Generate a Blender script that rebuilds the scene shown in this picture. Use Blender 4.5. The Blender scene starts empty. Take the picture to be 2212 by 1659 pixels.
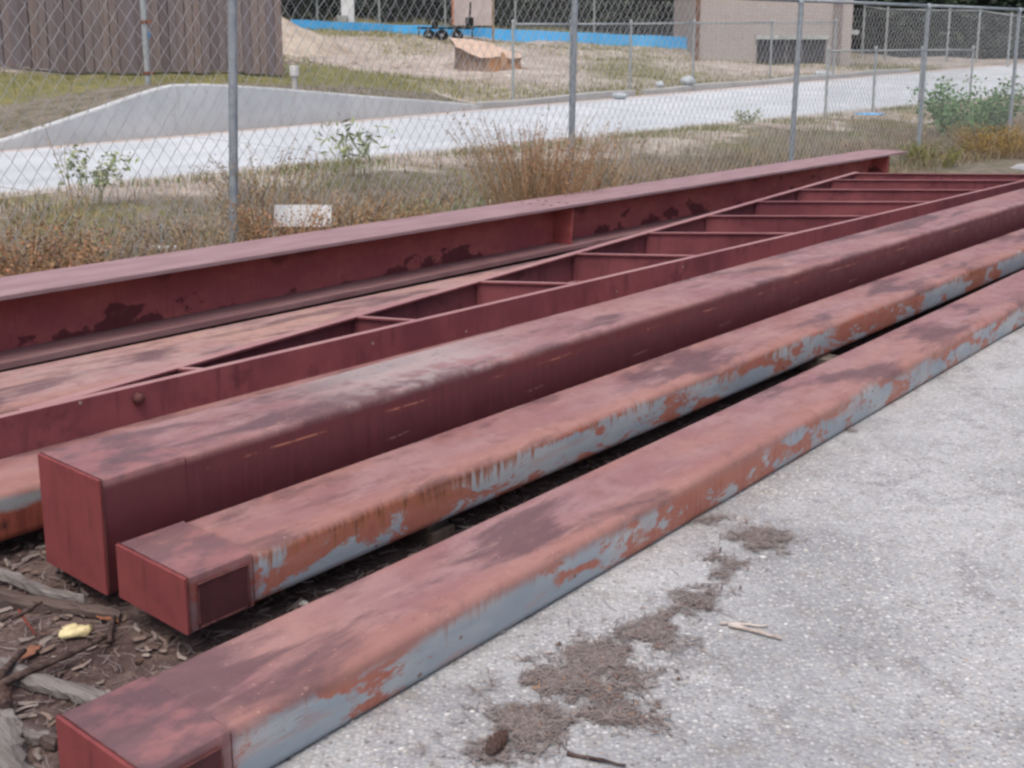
import bpy, bmesh, math, random
import numpy as np
from mathutils import Vector, Matrix
random.seed(7)
rng = np.random.default_rng(11)
SC = bpy.context.scene
COL = SC.collection

# ------------------------------------------------------------------ camera, sky, sun, exposure
CX, CY, FPX, HY, EYE = 1106.0, 616.0, 2442.0, 131.0, 1.5      # picture measured as 2212 x 1659
PITCH = math.atan((CY - HY) / FPX)
cam = bpy.data.cameras.new('camera')
cam.sensor_width = 36.0
cam.lens = 36.0 * FPX / 2212.0
cam.shift_y = (CY - 829.5) / 2212.0
cam.clip_start, cam.clip_end = 0.05, 2000.0
camo = bpy.data.objects.new('camera', cam)
COL.objects.link(camo)
camo.location = (0, 0, EYE)
camo.rotation_euler = (math.pi / 2 - PITCH, 0, 0)
SC.camera = camo

SUN_EL, SUN_AZ = math.radians(66), math.radians(-166)          # azimuth from +Y towards +X
world = bpy.data.worlds.new('World')
SC.world = world
world.use_nodes = True
wn = world.node_tree.nodes
sky = wn.new('ShaderNodeTexSky')
sky.sky_type = 'NISHITA'
sky.sun_disc = False
sky.sun_elevation = SUN_EL
sky.sun_rotation = SUN_AZ
sky.air_density, sky.dust_density, sky.ozone_density = 1.0, 6.0, 1.0
wn['Background'].inputs['Strength'].default_value = 0.15
world.node_tree.links.new(sky.outputs[0], wn['Background'].inputs['Color'])
sun = bpy.data.lights.new('sun', 'SUN')
sun.energy = 1.1
sun.angle = math.radians(40)
sun.color = (1.0, 0.965, 0.93)
suno = bpy.data.objects.new('sun', sun)
COL.objects.link(suno)
sv = Vector((math.cos(SUN_EL) * math.sin(SUN_AZ), math.cos(SUN_EL) * math.cos(SUN_AZ), math.sin(SUN_EL)))
suno.rotation_euler = sv.to_track_quat('Z', 'Y').to_euler()
suno.location = (0, 0, 30)

SC.render.engine = 'CYCLES'
SC.view_settings.view_transform = 'Standard'
SC.view_settings.look = 'None'
SC.view_settings.gamma = 1.0
SC.view_settings.exposure = 0.1
SC.cycles.filter_width = 2.7
SC.cycles.adaptive_threshold = .03
SC.cycles.max_bounces = 3
SC.cycles.diffuse_bounces = 2
SC.cycles.glossy_bounces = 1
SC.cycles.caustics_reflective = False
SC.cycles.caustics_refractive = False
SC.cycles.use_denoising = True

# ------------------------------------------------------------------ helpers
_R = np.array([1.0, 0, 0])
_F = np.array([0, math.cos(PITCH), -math.sin(PITCH)])
_U = np.array([0, math.sin(PITCH), math.cos(PITCH)])
EYEV = np.array([0, 0, EYE])
YF, FC = 0.735, 6.75                                           # direction and offset of the fence line
AL = np.array([math.sin(YF), math.cos(YF), 0])
NF = np.array([-math.cos(YF), math.sin(YF), 0])
YB = 0.705                                                     # direction of the steel pieces
LB = np.array([math.sin(YB), math.cos(YB), 0])
WB = np.array([math.cos(YB), -math.sin(YB), 0])


def ray(x, y): return _F + _R * (x - CX) / FPX - _U * (y - CY) / FPX


def on_z(x, y, z=0.0):
    d = ray(x, y)
    return EYEV + d * (z - EYE) / d[2]


def on_s(x, y, s):
    d = ray(x, y)
    return EYEV + d * ((s + FC) / (NF @ d))


def on_depth(x, y, Y):
    d = ray(x, y)
    return EYEV + d * (Y / d[1])


def smooth(a, b, v):
    u = np.clip((v - a) / (b - a), 0, 1)
    return u * u * (3 - 2 * u)


def vnoise(x, y, seed=0):
    """cheap smooth value noise, vectorised"""
    x = np.asarray(x, float); y = np.asarray(y, float)
    xi, yi = np.floor(x), np.floor(y)
    fx, fy = x - xi, y - yi
    fx = fx * fx * (3 - 2 * fx); fy = fy * fy * (3 - 2 * fy)
    def h(a, b):
        v = np.sin(a * 127.1 + b * 311.7 + seed * 74.7) * 43758.5453
        return v - np.floor(v)
    return (h(xi, yi) * (1 - fx) + h(xi + 1, yi) * fx) * (1 - fy) + (h(xi, yi + 1) * (1 - fx) + h(xi + 1, yi + 1) * fx) * fy


WALL_T = np.array([-6, 5.2, 6.98, 8.39, 9.15, 9.72, 10.39, 11.74, 13.79, 16.19, 16.9])
WALL_Z = np.array([.20, .25, .397, .781, 1.001, 1.139, 1.136, 1.047, .87, .68, .64])
S_NEAR, S_FAR = 4.4, 9.2


def st(X, Y): return -math.cos(YF) * X + math.sin(YF) * Y - FC, math.sin(YF) * X + math.cos(YF) * Y


def road_z(s, t):
    a = .13 + .0105 * t; b = .06 + .028 * t
    return a + (b - a) * (s - S_NEAR) / (S_FAR - S_NEAR)


def terrain(X, Y, rough=True):
    X = np.asarray(X, float); Y = np.asarray(Y, float)
    s, t = st(X, Y)
    tc = np.clip(t, -8, 60)
    z = np.zeros_like(s)
    near = road_z(np.full_like(s, S_NEAR), tc)
    z = np.where(s > 0, near * smooth(0.2, S_NEAR, s) , z)
    if rough:
        z = z + np.where((s > -.9) & (s < S_NEAR), .05 * (vnoise(X * 2.1, Y * 2.1, 3) - .3) * smooth(-.9, .2, s) * (1 - smooth(3.9, 4.4, s)), 0)
    rz = road_z(s, tc) - .04
    z = np.where((s >= S_NEAR) & (s <= S_FAR + .12), rz, z)
    top = np.where(tc < 16.9, np.interp(tc, WALL_T, WALL_Z), .06 + .028 * tc + .12) - .03
    base = .06 + .028 * tc + .05 + .06 * np.minimum(s - S_FAR, 40) + .0032 * np.minimum(np.maximum(s - S_FAR, 0), 20) ** 2 + .62 * (1 - smooth(14, 20, tc))
    if rough:
        base = base + .22 * (vnoise(X * .55, Y * .55, 5) - .5) * smooth(1, 4, s - S_FAR) + .08 * (vnoise(X * 1.9, Y * 1.9, 9) - .5)
    zb = top + (base - top) * smooth(0, 3.0, s - S_FAR)
    return np.where(s > S_FAR + .12, zb, z)


def tz(X, Y): return float(terrain(np.array([X]), np.array([Y]))[0])


def on_ground(x, y, y0=2.0, y1=90.0):
    d = ray(x, y)
    ys = np.linspace(y0, y1, 1800)
    P = EYEV[None] + d[None] * (ys / d[1])[:, None]
    g = terrain(P[:, 0], P[:, 1])
    below = np.nonzero(P[:, 2] < g)[0]
    i = below[0] if len(below) else len(ys) - 1
    q = P[i].copy(); q[2] = g[i]
    return q


def wl(w, l, z): return WB * w + LB * l + np.array([0, 0, z])


class MB:
    def __init__(self): self.v = []; self.f = []; self.m = []; self.mi = 0
    def add(self, vs, fs):
        o = len(self.v)
        self.v += [tuple(map(float, p)) for p in vs]
        for f in fs: self.f.append(tuple(i + o for i in f)); self.m.append(self.mi)
        return self
    def box(self, x0, x1, y0, y1, z0, z1):
        return self.add([(x0, y0, z0), (x1, y0, z0), (x1, y1, z0), (x0, y1, z0), (x0, y0, z1), (x1, y0, z1), (x1, y1, z1), (x0, y1, z1)],
                        [(3, 2, 1, 0), (4, 5, 6, 7), (0, 1, 5, 4), (1, 2, 6, 5), (2, 3, 7, 6), (3, 0, 4, 7)])
    def tube(self, pts, rad, n=6, cap=True):
        pts = [Vector(tuple(p)) for p in pts]
        rad = rad if isinstance(rad, (list, tuple)) else [rad] * len(pts)
        vs = []; fs = []
        for i, p in enumerate(pts):
            d = (pts[min(i + 1, len(pts) - 1)] - pts[max(i - 1, 0)]).normalized()
            a = d.cross(Vector((0, 0, 1)) if abs(d.z) < .9 else Vector((1, 0, 0))).normalized(); b = d.cross(a)
            for k in range(n):
                an = 2 * math.pi * k / n
                vs.append(p + (a * math.cos(an) + b * math.sin(an)) * rad[i])
        for i in range(len(pts) - 1):
            for k in range(n):
                fs.append((i * n + k, i * n + (k + 1) % n, (i + 1) * n + (k + 1) % n, (i + 1) * n + k))
        if cap:
            fs.append(tuple(range(n - 1, -1, -1))); fs.append(tuple((len(pts) - 1) * n + k for k in range(n)))
        return self.add(vs, fs)
    def prism(self, prof, x0, x1):
        """profile [(y,z)] counter-clockwise seen from +x, extruded along x"""
        n = len(prof)
        vs = [(x0, y, z) for y, z in prof] + [(x1, y, z) for y, z in prof]
        fs = [(k, (k + 1) % n, n + (k + 1) % n, n + k) for k in range(n)] + [tuple(range(n - 1, -1, -1)), tuple(range(n, 2 * n))]
        return self.add(vs, fs)
    def build(self, name, mat, parent=None, loc=None, rz=None, smoothing=False, bevel=0):
        me = bpy.data.meshes.new(name)
        me.from_pydata(self.v, [], self.f)
        mats = mat if isinstance(mat, (list, tuple)) else [mat]
        for m in mats: me.materials.append(m)
        if len(mats) > 1: me.polygons.foreach_set('material_index', self.m)
        bm = bmesh.new(); bm.from_mesh(me)
        bmesh.ops.recalc_face_normals(bm, faces=bm.faces)
        bm.to_mesh(me); bm.free()
        if smoothing:
            me.polygons.foreach_set('use_smooth', [True] * len(me.polygons))
        o = bpy.data.objects.new(name, me)
        COL.objects.link(o)
        if parent is not None: o.parent = parent
        if loc is not None: o.location = tuple(map(float, loc))
        if rz is not None: o.rotation_euler = (0, 0, rz)
        if bevel:
            b = o.modifiers.new('bevel', 'BEVEL'); b.width = bevel; b.segments = 2; b.limit_method = 'ANGLE'
        return o


def np_mesh(name, V, F, mat, parent=None, smoothing=False):
    """fast mesh from arrays; F is (n,3) or (n,4)"""
    me = bpy.data.meshes.new(name)
    V = np.asarray(V, np.float32); F = np.asarray(F, np.int32)
    me.vertices.add(len(V)); me.vertices.foreach_set('co', V.ravel())
    k = F.shape[1]
    me.loops.add(F.size); me.loops.foreach_set('vertex_index', F.ravel())
    me.polygons.add(len(F)); me.polygons.foreach_set('loop_start', np.arange(0, F.size, k, dtype=np.int32))
    me.polygons.foreach_set('use_smooth', np.full(len(F), smoothing))
    me.update(calc_edges=True)
    me.materials.append(mat)
    o = bpy.data.objects.new(name, me)
    COL.objects.link(o)
    if parent is not None: o.parent = parent
    return o


def empty(name, loc=(0, 0, 0), rz=0.0):
    o = bpy.data.objects.new(name, None)
    COL.objects.link(o)
    o.location = tuple(map(float, loc)); o.rotation_euler = (0, 0, rz)
    o.empty_display_size = .1
    return o


def tag(o, label=None, cat=None, group=None, kind=None):
    if label: o['label'] = label
    if cat: o['category'] = cat
    if group: o['group'] = group
    if kind: o['kind'] = kind
    return o


def S(r, g, b, k=1.0):
    f = lambda c: (c / 255 / 12.92 if c / 255 <= .04045 else ((c / 255 + .055) / 1.055) ** 2.4) * k
    return (f(r), f(g), f(b), 1.0)


class NT:
    """small node-tree writer"""
    def __init__(self, name):
        self.mat = bpy.data.materials.new(name); self.mat.use_nodes = True
        self.t = self.mat.node_tree; self.n = self.t.nodes; self.bs = self.n['Principled BSDF']
        self.bs.inputs['Specular IOR Level'].default_value = .25
    def _in(self, sock, v):
        if hasattr(v, 'is_linked'): self.t.links.new(v, sock)
        elif v is not None: sock.default_value = v
    def obj(self): return self.n.new('ShaderNodeTexCoord').outputs['Object']
    def pos(self): return self.n.new('ShaderNodeNewGeometry').outputs['Position']
    def island(self): return self.n.new('ShaderNodeNewGeometry').outputs['Random Per Island']
    def normal(self): return self.n.new('ShaderNodeTexCoord').outputs['Normal']
    def rnd(self): return self.n.new('ShaderNodeObjectInfo').outputs['Random']
    def attr(self, name):
        a = self.n.new('ShaderNodeAttribute'); a.attribute_name = name; return a.outputs['Color']
    def map(self, co, scale=(1, 1, 1), loc=(0, 0, 0), rot=(0, 0, 0)):
        m = self.n.new('ShaderNodeMapping'); self._in(m.inputs['Vector'], co)
        m.inputs['Scale'].default_value = scale; m.inputs['Location'].default_value = loc; m.inputs['Rotation'].default_value = rot
        return m.outputs[0]
    def noise(self, co, scale=1.0, detail=4.0, rough=.55, dist=0.0, color=False):
        m = self.n.new('ShaderNodeTexNoise'); self._in(m.inputs['Vector'], co)
        m.inputs['Scale'].default_value = scale; m.inputs['Detail'].default_value = detail
        m.inputs['Roughness'].default_value = rough; m.inputs['Distortion'].default_value = dist
        return m.outputs['Color' if color else 'Fac']
    def voro(self, co, scale=1.0, out='Distance', feature='F1', rnd=1.0):
        m = self.n.new('ShaderNodeTexVoronoi'); m.feature = feature; self._in(m.inputs['Vector'], co)
        m.inputs['Scale'].default_value = scale; m.inputs['Randomness'].default_value = rnd
        return m.outputs[out]
    def ramp(self, fac, stops, interp='LINEAR'):
        m = self.n.new('ShaderNodeValToRGB'); self._in(m.inputs[0], fac); e = m.color_ramp.elements
        m.color_ramp.interpolation = interp
        while len(e) < len(stops): e.new(.5)
        for q, (p, c) in zip(e, stops):
            q.position = p; q.color = c if isinstance(c, tuple) else (c, c, c, 1)
        return m.outputs[0]
    def step(self, v, a, b, lo=0.0, hi=1.0):
        m = self.n.new('ShaderNodeMapRange'); m.interpolation_type = 'SMOOTHSTEP'; self._in(m.inputs[0], v)
        m.inputs[1].default_value = a; m.inputs[2].default_value = b; m.inputs[3].default_value = lo; m.inputs[4].default_value = hi
        return m.outputs[0]
    def math(self, op, a, b=None, c=None):
        m = self.n.new('ShaderNodeMath'); m.operation = op; self._in(m.inputs[0], a)
        if b is not None: self._in(m.inputs[1], b)
        if c is not None: self._in(m.inputs[2], c)
        return m.outputs[0]
    def mul(self, *a):
        r = a[0]
        for q in a[1:]: r = self.math('MULTIPLY', r, q)
        return r
    def mix(self, fac, a, b, blend='MIX'):
        m = self.n.new('ShaderNodeMix'); m.data_type = 'RGBA'; m.blend_type = blend
        self._in(m.inputs[0], fac); self._in(m.inputs[6], a); self._in(m.inputs[7], b)
        return m.outputs[2]
    def sep(self, co):
        m = self.n.new('ShaderNodeSeparateXYZ'); self._in(m.inputs[0], co); return m.outputs
    def comb(self, x, y, z):
        m = self.n.new('ShaderNodeCombineXYZ'); self._in(m.inputs[0], x); self._in(m.inputs[1], y); self._in(m.inputs[2], z); return m.outputs[0]
    def bump(self, h, strength=.3, dist=.01, prev=None):
        m = self.n.new('ShaderNodeBump'); m.inputs['Strength'].default_value = strength; m.inputs['Distance'].default_value = dist
        self._in(m.inputs['Height'], h)
        if prev is not None: self._in(m.inputs['Normal'], prev)
        return m.outputs[0]
    def out(self, color, rough=.7, bump=None, metal=0.0, spec=None):
        self._in(self.bs.inputs['Base Color'], color); self._in(self.bs.inputs['Roughness'], rough)
        self.bs.inputs['Metallic'].default_value = metal
        if bump is not None: self._in(self.bs.inputs['Normal'], bump)
        if spec is not None: self.bs.inputs['Specular IOR Level'].default_value = spec
        return self.mat


def simple(name, col, col2=None, scale=6.0, rough=.8, bump=.2, stretch=(1, 1, 1), metal=0.0, spec=.25, bscale=40, bdist=.004):
    n = NT(name); co = n.map(n.obj(), stretch)
    f = n.noise(co, scale, 5, .6)
    c = n.mix(n.step(f, .35, .65), col, col2 or tuple(x * .7 for x in col[:3]) + (1,))
    return n.out(c, rough, n.bump(n.noise(co, bscale, 3, .6), bump, bdist), metal, spec)


def island_mat(name, cols, rough=.85, trans=0.0):
    n = NT(name)
    st_ = [(i / max(1, len(cols) - 1), c) for i, c in enumerate(cols)]
    c = n.ramp(n.island(), st_)
    n.out(c, rough)
    if trans:
        n.bs.inputs['Subsurface Weight'].default_value = 0.0
    return n.mat


# ------------------------------------------------------------------ ground
def ground_material():
    n = NT('ground_soil'); p = n.pos(); z = n.sep(n.attr('zone'))
    big = n.noise(p, .9, 4, .6); mid = n.noise(p, 4.0, 5, .6); fine = n.noise(p, 32, 5, .7)
    mulch = n.mix(n.step(mid, .35, .65), S(76, 62, 60), S(108, 92, 87))
    mulch = n.mix(n.step(fine, .5, .75), mulch, S(128, 110, 102))
    sand = n.mix(n.step(big, .35, .65), S(166, 154, 144), S(190, 181, 172))
    sand = n.mix(n.step(fine, .55, .75), sand, S(132, 118, 109))
    sand = n.mix(n.step(mid, .56, .72), sand, S(146, 128, 117))
    verge = n.mix(n.step(mid, .4, .62), S(136, 127, 116), S(106, 102, 86))
    verge = n.mix(n.step(fine, .48, .7), verge, S(88, 90, 68))
    grass = n.mix(n.step(mid, .35, .65), S(104, 108, 66), S(138, 132, 88))
    zr = n.step(n.math('ADD', z[0], n.math('MULTIPLY', n.math('SUBTRACT', mid, .5), .8)), .35, .65)
    zg = n.step(n.math('ADD', z[1], n.math('MULTIPLY', n.math('SUBTRACT', mid, .5), 1.2)), .35, .65)
    zb = n.step(n.math('ADD', z[2], n.math('MULTIPLY', n.math('SUBTRACT', big, .5), .8)), .4, .6)
    c = n.mix(zb, verge, sand)
    c = n.mix(zr, c, mulch)
    c = n.mix(n.math('MULTIPLY', zg, .85), c, grass)
    b = n.bump(mid, .6, .08, n.bump(fine, .7, .02))
    return n.out(c, .95, b)


srow = np.unique(np.concatenate([[-90, -60, -40, -28, -20, -15, -11, -8], np.arange(-6.5, 4.3, .14), [4.34, 4.398, 4.402, 4.6, 5.4, 6.4, 7.4, 8.4, 9.0, 9.19, 9.3195, 9.3215],
                                 np.arange(9.36, 16, .3), np.arange(16, 46, .6), [50, 58, 70, 90, 130, 200]]))
tcol = np.unique(np.concatenate([[-160, -110, -70, -45, -30, -20, -14], np.arange(-10, 40, .17), np.arange(40, 70, .7), [76, 90, 120, 170]]))
TT, SS = np.meshgrid(tcol, srow)
GX = NF[0] * (SS + FC) + AL[0] * TT
GY = NF[1] * (SS + FC) + AL[1] * TT
GZ = terrain(GX.ravel(), GY.ravel())
gs, gt = SS.ravel(), TT.ravel()
gw = GX.ravel() * WB[0] + GY.ravel() * WB[1]
gl = GX.ravel() * LB[0] + GY.ravel() * LB[1]
ny, nx = TT.shape
idx = np.arange(nx * ny).reshape(ny, nx)
GF = np.stack([idx[:-1, :-1].ravel(), idx[:-1, 1:].ravel(), idx[1:, 1:].ravel(), idx[1:, :-1].ravel()], 1)
ground = np_mesh('ground', np.stack([GX.ravel(), GY.ravel(), GZ], 1), GF, ground_material(), smoothing=True)
tag(ground, kind='structure')
za = ground.data.color_attributes.new('zone', 'FLOAT_COLOR', 'POINT')
zone = np.zeros((nx * ny, 4), np.float32); zone[:, 3] = 1
gxr, gyr = GX.ravel(), GY.ravel()
bank = (gs > S_FAR) & (gt < 17)
zone[:, 0] = (1 - smooth(-1.2, -.5, gs)) * (1 - smooth(11, 13.5, gl))
zone[:, 1] = np.clip(np.where(gs > S_FAR, np.where(bank, .75 * smooth(10.4, 11.0, gs) * smooth(13.4, 12.6, gs), .75 * vnoise(gxr * .3, gyr * .3, 21) - .05 + .7 * smooth(22.5, 24, gs)),
                              .62 * vnoise(gxr * .8, gyr * .8, 4) * smooth(-.2, .4, gs)), 0, 1)
zone[:, 2] = np.where(gs > S_FAR, np.where(bank, .12 + .4 * vnoise(gxr * 1.1, gyr * 1.1, 61), 1.0), .45 * smooth(2.2, 4, gs) + .5 * vnoise(gxr * .7, gyr * .7, 8) * smooth(0, 2, gs))
za.data.foreach_set('color', zone.ravel())


def sheet(name, poly_fn, u, v, mat):
    U, Vv = np.meshgrid(u, v)
    P = poly_fn(U.ravel(), Vv.ravel())
    i = np.arange(U.size).reshape(U.shape)
    F = np.stack([i[:-1, :-1].ravel(), i[:-1, 1:].ravel(), i[1:, 1:].ravel(), i[1:, :-1].ravel()], 1)
    return tag(np_mesh(name, P, F, mat, smoothing=True), kind='structure')


def gravel_material():
    n = NT('gravel_pavement'); p = n.pos()
    pw = n.mix(.012, p, n.noise(p, 30, 2, .5, 0, True)); v = n.voro(pw, 84, 'Color'); vd = n.voro(pw, 84, 'Distance')
    v2 = n.voro(p, 48, 'Color'); vd2 = n.voro(p, 48, 'Distance')
    big = n.noise(p, .9, 4, .6); mid = n.noise(p, 5.5, 5, .65); fine = n.noise(p, 150, 4, .7)
    base = n.mix(n.step(big, .36, .64), S(153, 155, 158), S(185, 187, 190))
    base = n.mix(n.step(mid, .5, .72), base, S(144, 144, 148))
    base = n.mix(n.mul(n.step(n.noise(p, 14, 4, .7), .5, .7), .6), base, S(150, 146, 140))
    base = n.mix(n.step(n.noise(p, 2.2, 5, .6), .58, .75), base, S(196, 197, 198))
    g = n.sep(v)[0]
    peb = n.ramp(g, [(0, S(96, 92, 90)), (.25, S(150, 143, 135)), (.55, S(184, 178, 170)), (.85, S(200, 199, 198)), (1, S(222, 221, 220))])
    c = n.mix(n.mul(n.step(vd, .5, .3), n.step(n.noise(p, 1.1, 3, .5), .3, .65, .36, .78)), base, peb)
    g2 = n.sep(v2)[1]
    c = n.mix(n.mul(n.step(g2, .88, .92), n.step(vd2, .35, .2), .8), c, S(216, 215, 213))
    c = n.mix(n.mul(n.step(g2, .07, .03), n.step(vd2, .4, .2), .7), c, S(108, 104, 102))
    c = n.mix(n.mul(n.step(vd, .5, .75), .25), c, S(112, 109, 108))
    c = n.mix(n.mul(n.step(fine, .55, .8), .35), c, S(92, 89, 88))
    b = n.bump(n.math('SUBTRACT', 1.0, vd), .8, .005, n.bump(mid, .3, .02))
    return n.out(c, .9, b)


M_GRAVEL = gravel_material()


def pave_fn(l, k):
    edge = -1.93 + .09 * (vnoise(l * 1.7, l * 0, 2) - .5) + .05 * (vnoise(l * 6, l * 0, 6) - .5)
    edge = edge - 3.2 * smooth(15.2, 17.0, l)
    w = edge + (22 - edge) * k ** 1.6
    P = WB[None] * w[:, None] + LB[None] * l[:, None]
    P[:, 2] = .012 * smooth(0, .02, k) - .004 + .004 * vnoise(P[:, 0] * 3, P[:, 1] * 3, 1)
    return P


pave = sheet('gravel_pavement', pave_fn, np.concatenate([np.arange(-14, 0, .5), np.arange(0, 18, .12), np.arange(18, 60, 1.0)]),
             np.concatenate([[0, .0005], np.linspace(.004, 1, 46)]), M_GRAVEL)


def concrete(name, a, b, sc=1.5, crack=True):
    n = NT(name); p = n.pos()
    f = n.noise(p, sc, 6, .65); g = n.noise(p, 30, 4, .6); st_ = n.noise(n.map(p, (3, 3, .5)), 2.2, 4, .6)
    c = n.mix(n.step(f, .3, .7), a, b)
    c = n.mix(n.mul(n.step(st_, .55, .75), .35), c, S(150, 142, 134))
    c = n.mix(n.mul(n.step(g, .55, .8), .3), c, S(165, 160, 155))
    return n.out(c, .9, n.bump(g, .25, .01))


def road_material():
    n = NT('road_concrete'); p = n.pos(); X_, Y_, Z_ = n.sep(p)
    ss = n.math('SUBTRACT', n.math('ADD', n.math('MULTIPLY', X_, float(NF[0])), n.math('MULTIPLY', Y_, float(NF[1]))), FC)
    tt = n.math('ADD', n.math('MULTIPLY', X_, float(AL[0])), n.math('MULTIPLY', Y_, float(AL[1])))
    f = n.noise(p, .8, 6, .65); g = n.noise(p, 26, 4, .6); m_ = n.noise(p, 3.2, 5, .6)
    c = n.mix(n.step(f, .3, .7), S(184, 190, 195), S(204, 209, 213))
    c = n.mix(n.mul(n.step(m_, .55, .72), .3), c, S(170, 166, 160))
    tr = n.noise(n.map(n.comb(ss, tt, 0.0), (1.6, .08, 1)), 1.4, 4, .6)          # wheel tracks along the road
    c = n.mix(n.mul(n.step(tr, .5, .68), .28), c, S(158, 160, 162))
    fr = n.math('ABSOLUTE', n.math('SUBTRACT', n.math('FRACT', n.math('ADD', n.math('MULTIPLY', tt, 1 / 4.6), .37)), .5))
    c = n.mix(n.mul(n.step(fr, .006, .002), .8), c, S(120, 116, 112))             # slab joints
    ed = n.math('ADD', ss, n.math('MULTIPLY', n.math('SUBTRACT', m_, .5), .9))
    c = n.mix(n.mul(n.step(ed, 8.75, 9.15), .75), c, S(178, 156, 142))            # washed-out soil at the far edge
    c = n.mix(n.mul(n.step(ed, 4.95, 4.5), .7), c, S(172, 158, 144))
    return n.out(c, .9, n.bump(g, .25, .01))


M_ROAD = road_material()
M_WALL = concrete('wall_concrete', S(182, 185, 187), S(200, 203, 204), .9)
M_CURB = concrete('kerb_concrete', S(168, 168, 166), S(186, 186, 184), 1.2)


def road_fn(t, k):
    wig = .28 * (vnoise(t * .55, t * 0, 14) - .5) + .12 * (vnoise(t * 2.3, t * 0, 15) - .5)
    s = (S_NEAR + wig) + (S_FAR - S_NEAR - wig) * k
    P = NF[None] * (s + FC)[:, None] + AL[None] * t[:, None]
    P[:, 2] = road_z(s, np.clip(t, -8, 60)) + .01 - .06 * (k < .001)
    return P


road = sheet('road', road_fn, np.concatenate([np.arange(-20, -2, 1.0), np.arange(-2, 46, .3), np.arange(46, 62, 1.0)]), np.array([0, .012, .2, .4, .6, .8, 1.0]), M_ROAD)


def ribbon_wall(name, ts, z0f, z1f, s0, s1, mat, bevel=.03):
    m = MB(); n = len(ts); vs = []; fs = []
    for t in ts:
        for s_, z in ((s0, z0f(t)), (s1, z0f(t)), (s1, z1f(t)), (s0, z1f(t))):
            q = NF * (s_ + FC) + AL * t; vs.append((q[0], q[1], z))
    for i in range(n - 1):
        for k in range(4): fs.append((4 * i + k, 4 * i + (k + 1) % 4, 4 * i + 4 + (k + 1) % 4, 4 * i + 4 + k))
    fs += [(3, 2, 1, 0), tuple(4 * (n - 1) + k for k in range(4))]
    m.add(vs, fs)
    return m.build(name, mat, bevel=bevel)


wt = np.concatenate([np.arange(-6, 5, .8), np.arange(5, 16.4, .3), [16.5, 16.6, 16.68]])
wall_top = lambda t: float(np.interp(t, WALL_T, WALL_Z) - (.05 * max(0, (t - 16.3) / .38) ** 2))
retaining = ribbon_wall('retaining_wall', wt, lambda t: float(road_z(S_FAR, t)) - .25, wall_top, S_FAR, S_FAR + .17, M_WALL)
tag(retaining, 'low pale concrete retaining wall with a peaked top across the white road', 'wall')
for a, b, lab in ((16.74, 22.4, 'concrete kerb continuing straight from the end of the retaining wall'), (22.43, 38.2, 'far concrete kerb in front of the tan brick building')):
    kk = ribbon_wall('kerb', np.arange(a, b + .01, .66), lambda t: float(road_z(S_FAR, t)) - .2, lambda t: float(road_z(S_FAR, t)) + .15 + .02 * math.sin(t * 1.3), S_FAR + .01, S_FAR + .19, M_CURB, .025)
    tag(kk, lab, 'kerb', 'kerbs along the road')

# ------------------------------------------------------------------ steel
RZB = lambda yaw: math.pi / 2 - yaw


def round_rect(wd, h, r, n=5):
    pr = []
    for cx_, cy_, a0 in ((wd - r, h - r, 0), (r, h - r, 90), (r, r, 180), (wd - r, r, 270)):
        for k in range(n + 1):
            a = math.radians(a0 + 90 * k / n); pr.append((cx_ + r * math.cos(a), cy_ + r * math.sin(a)))
    return pr


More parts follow.
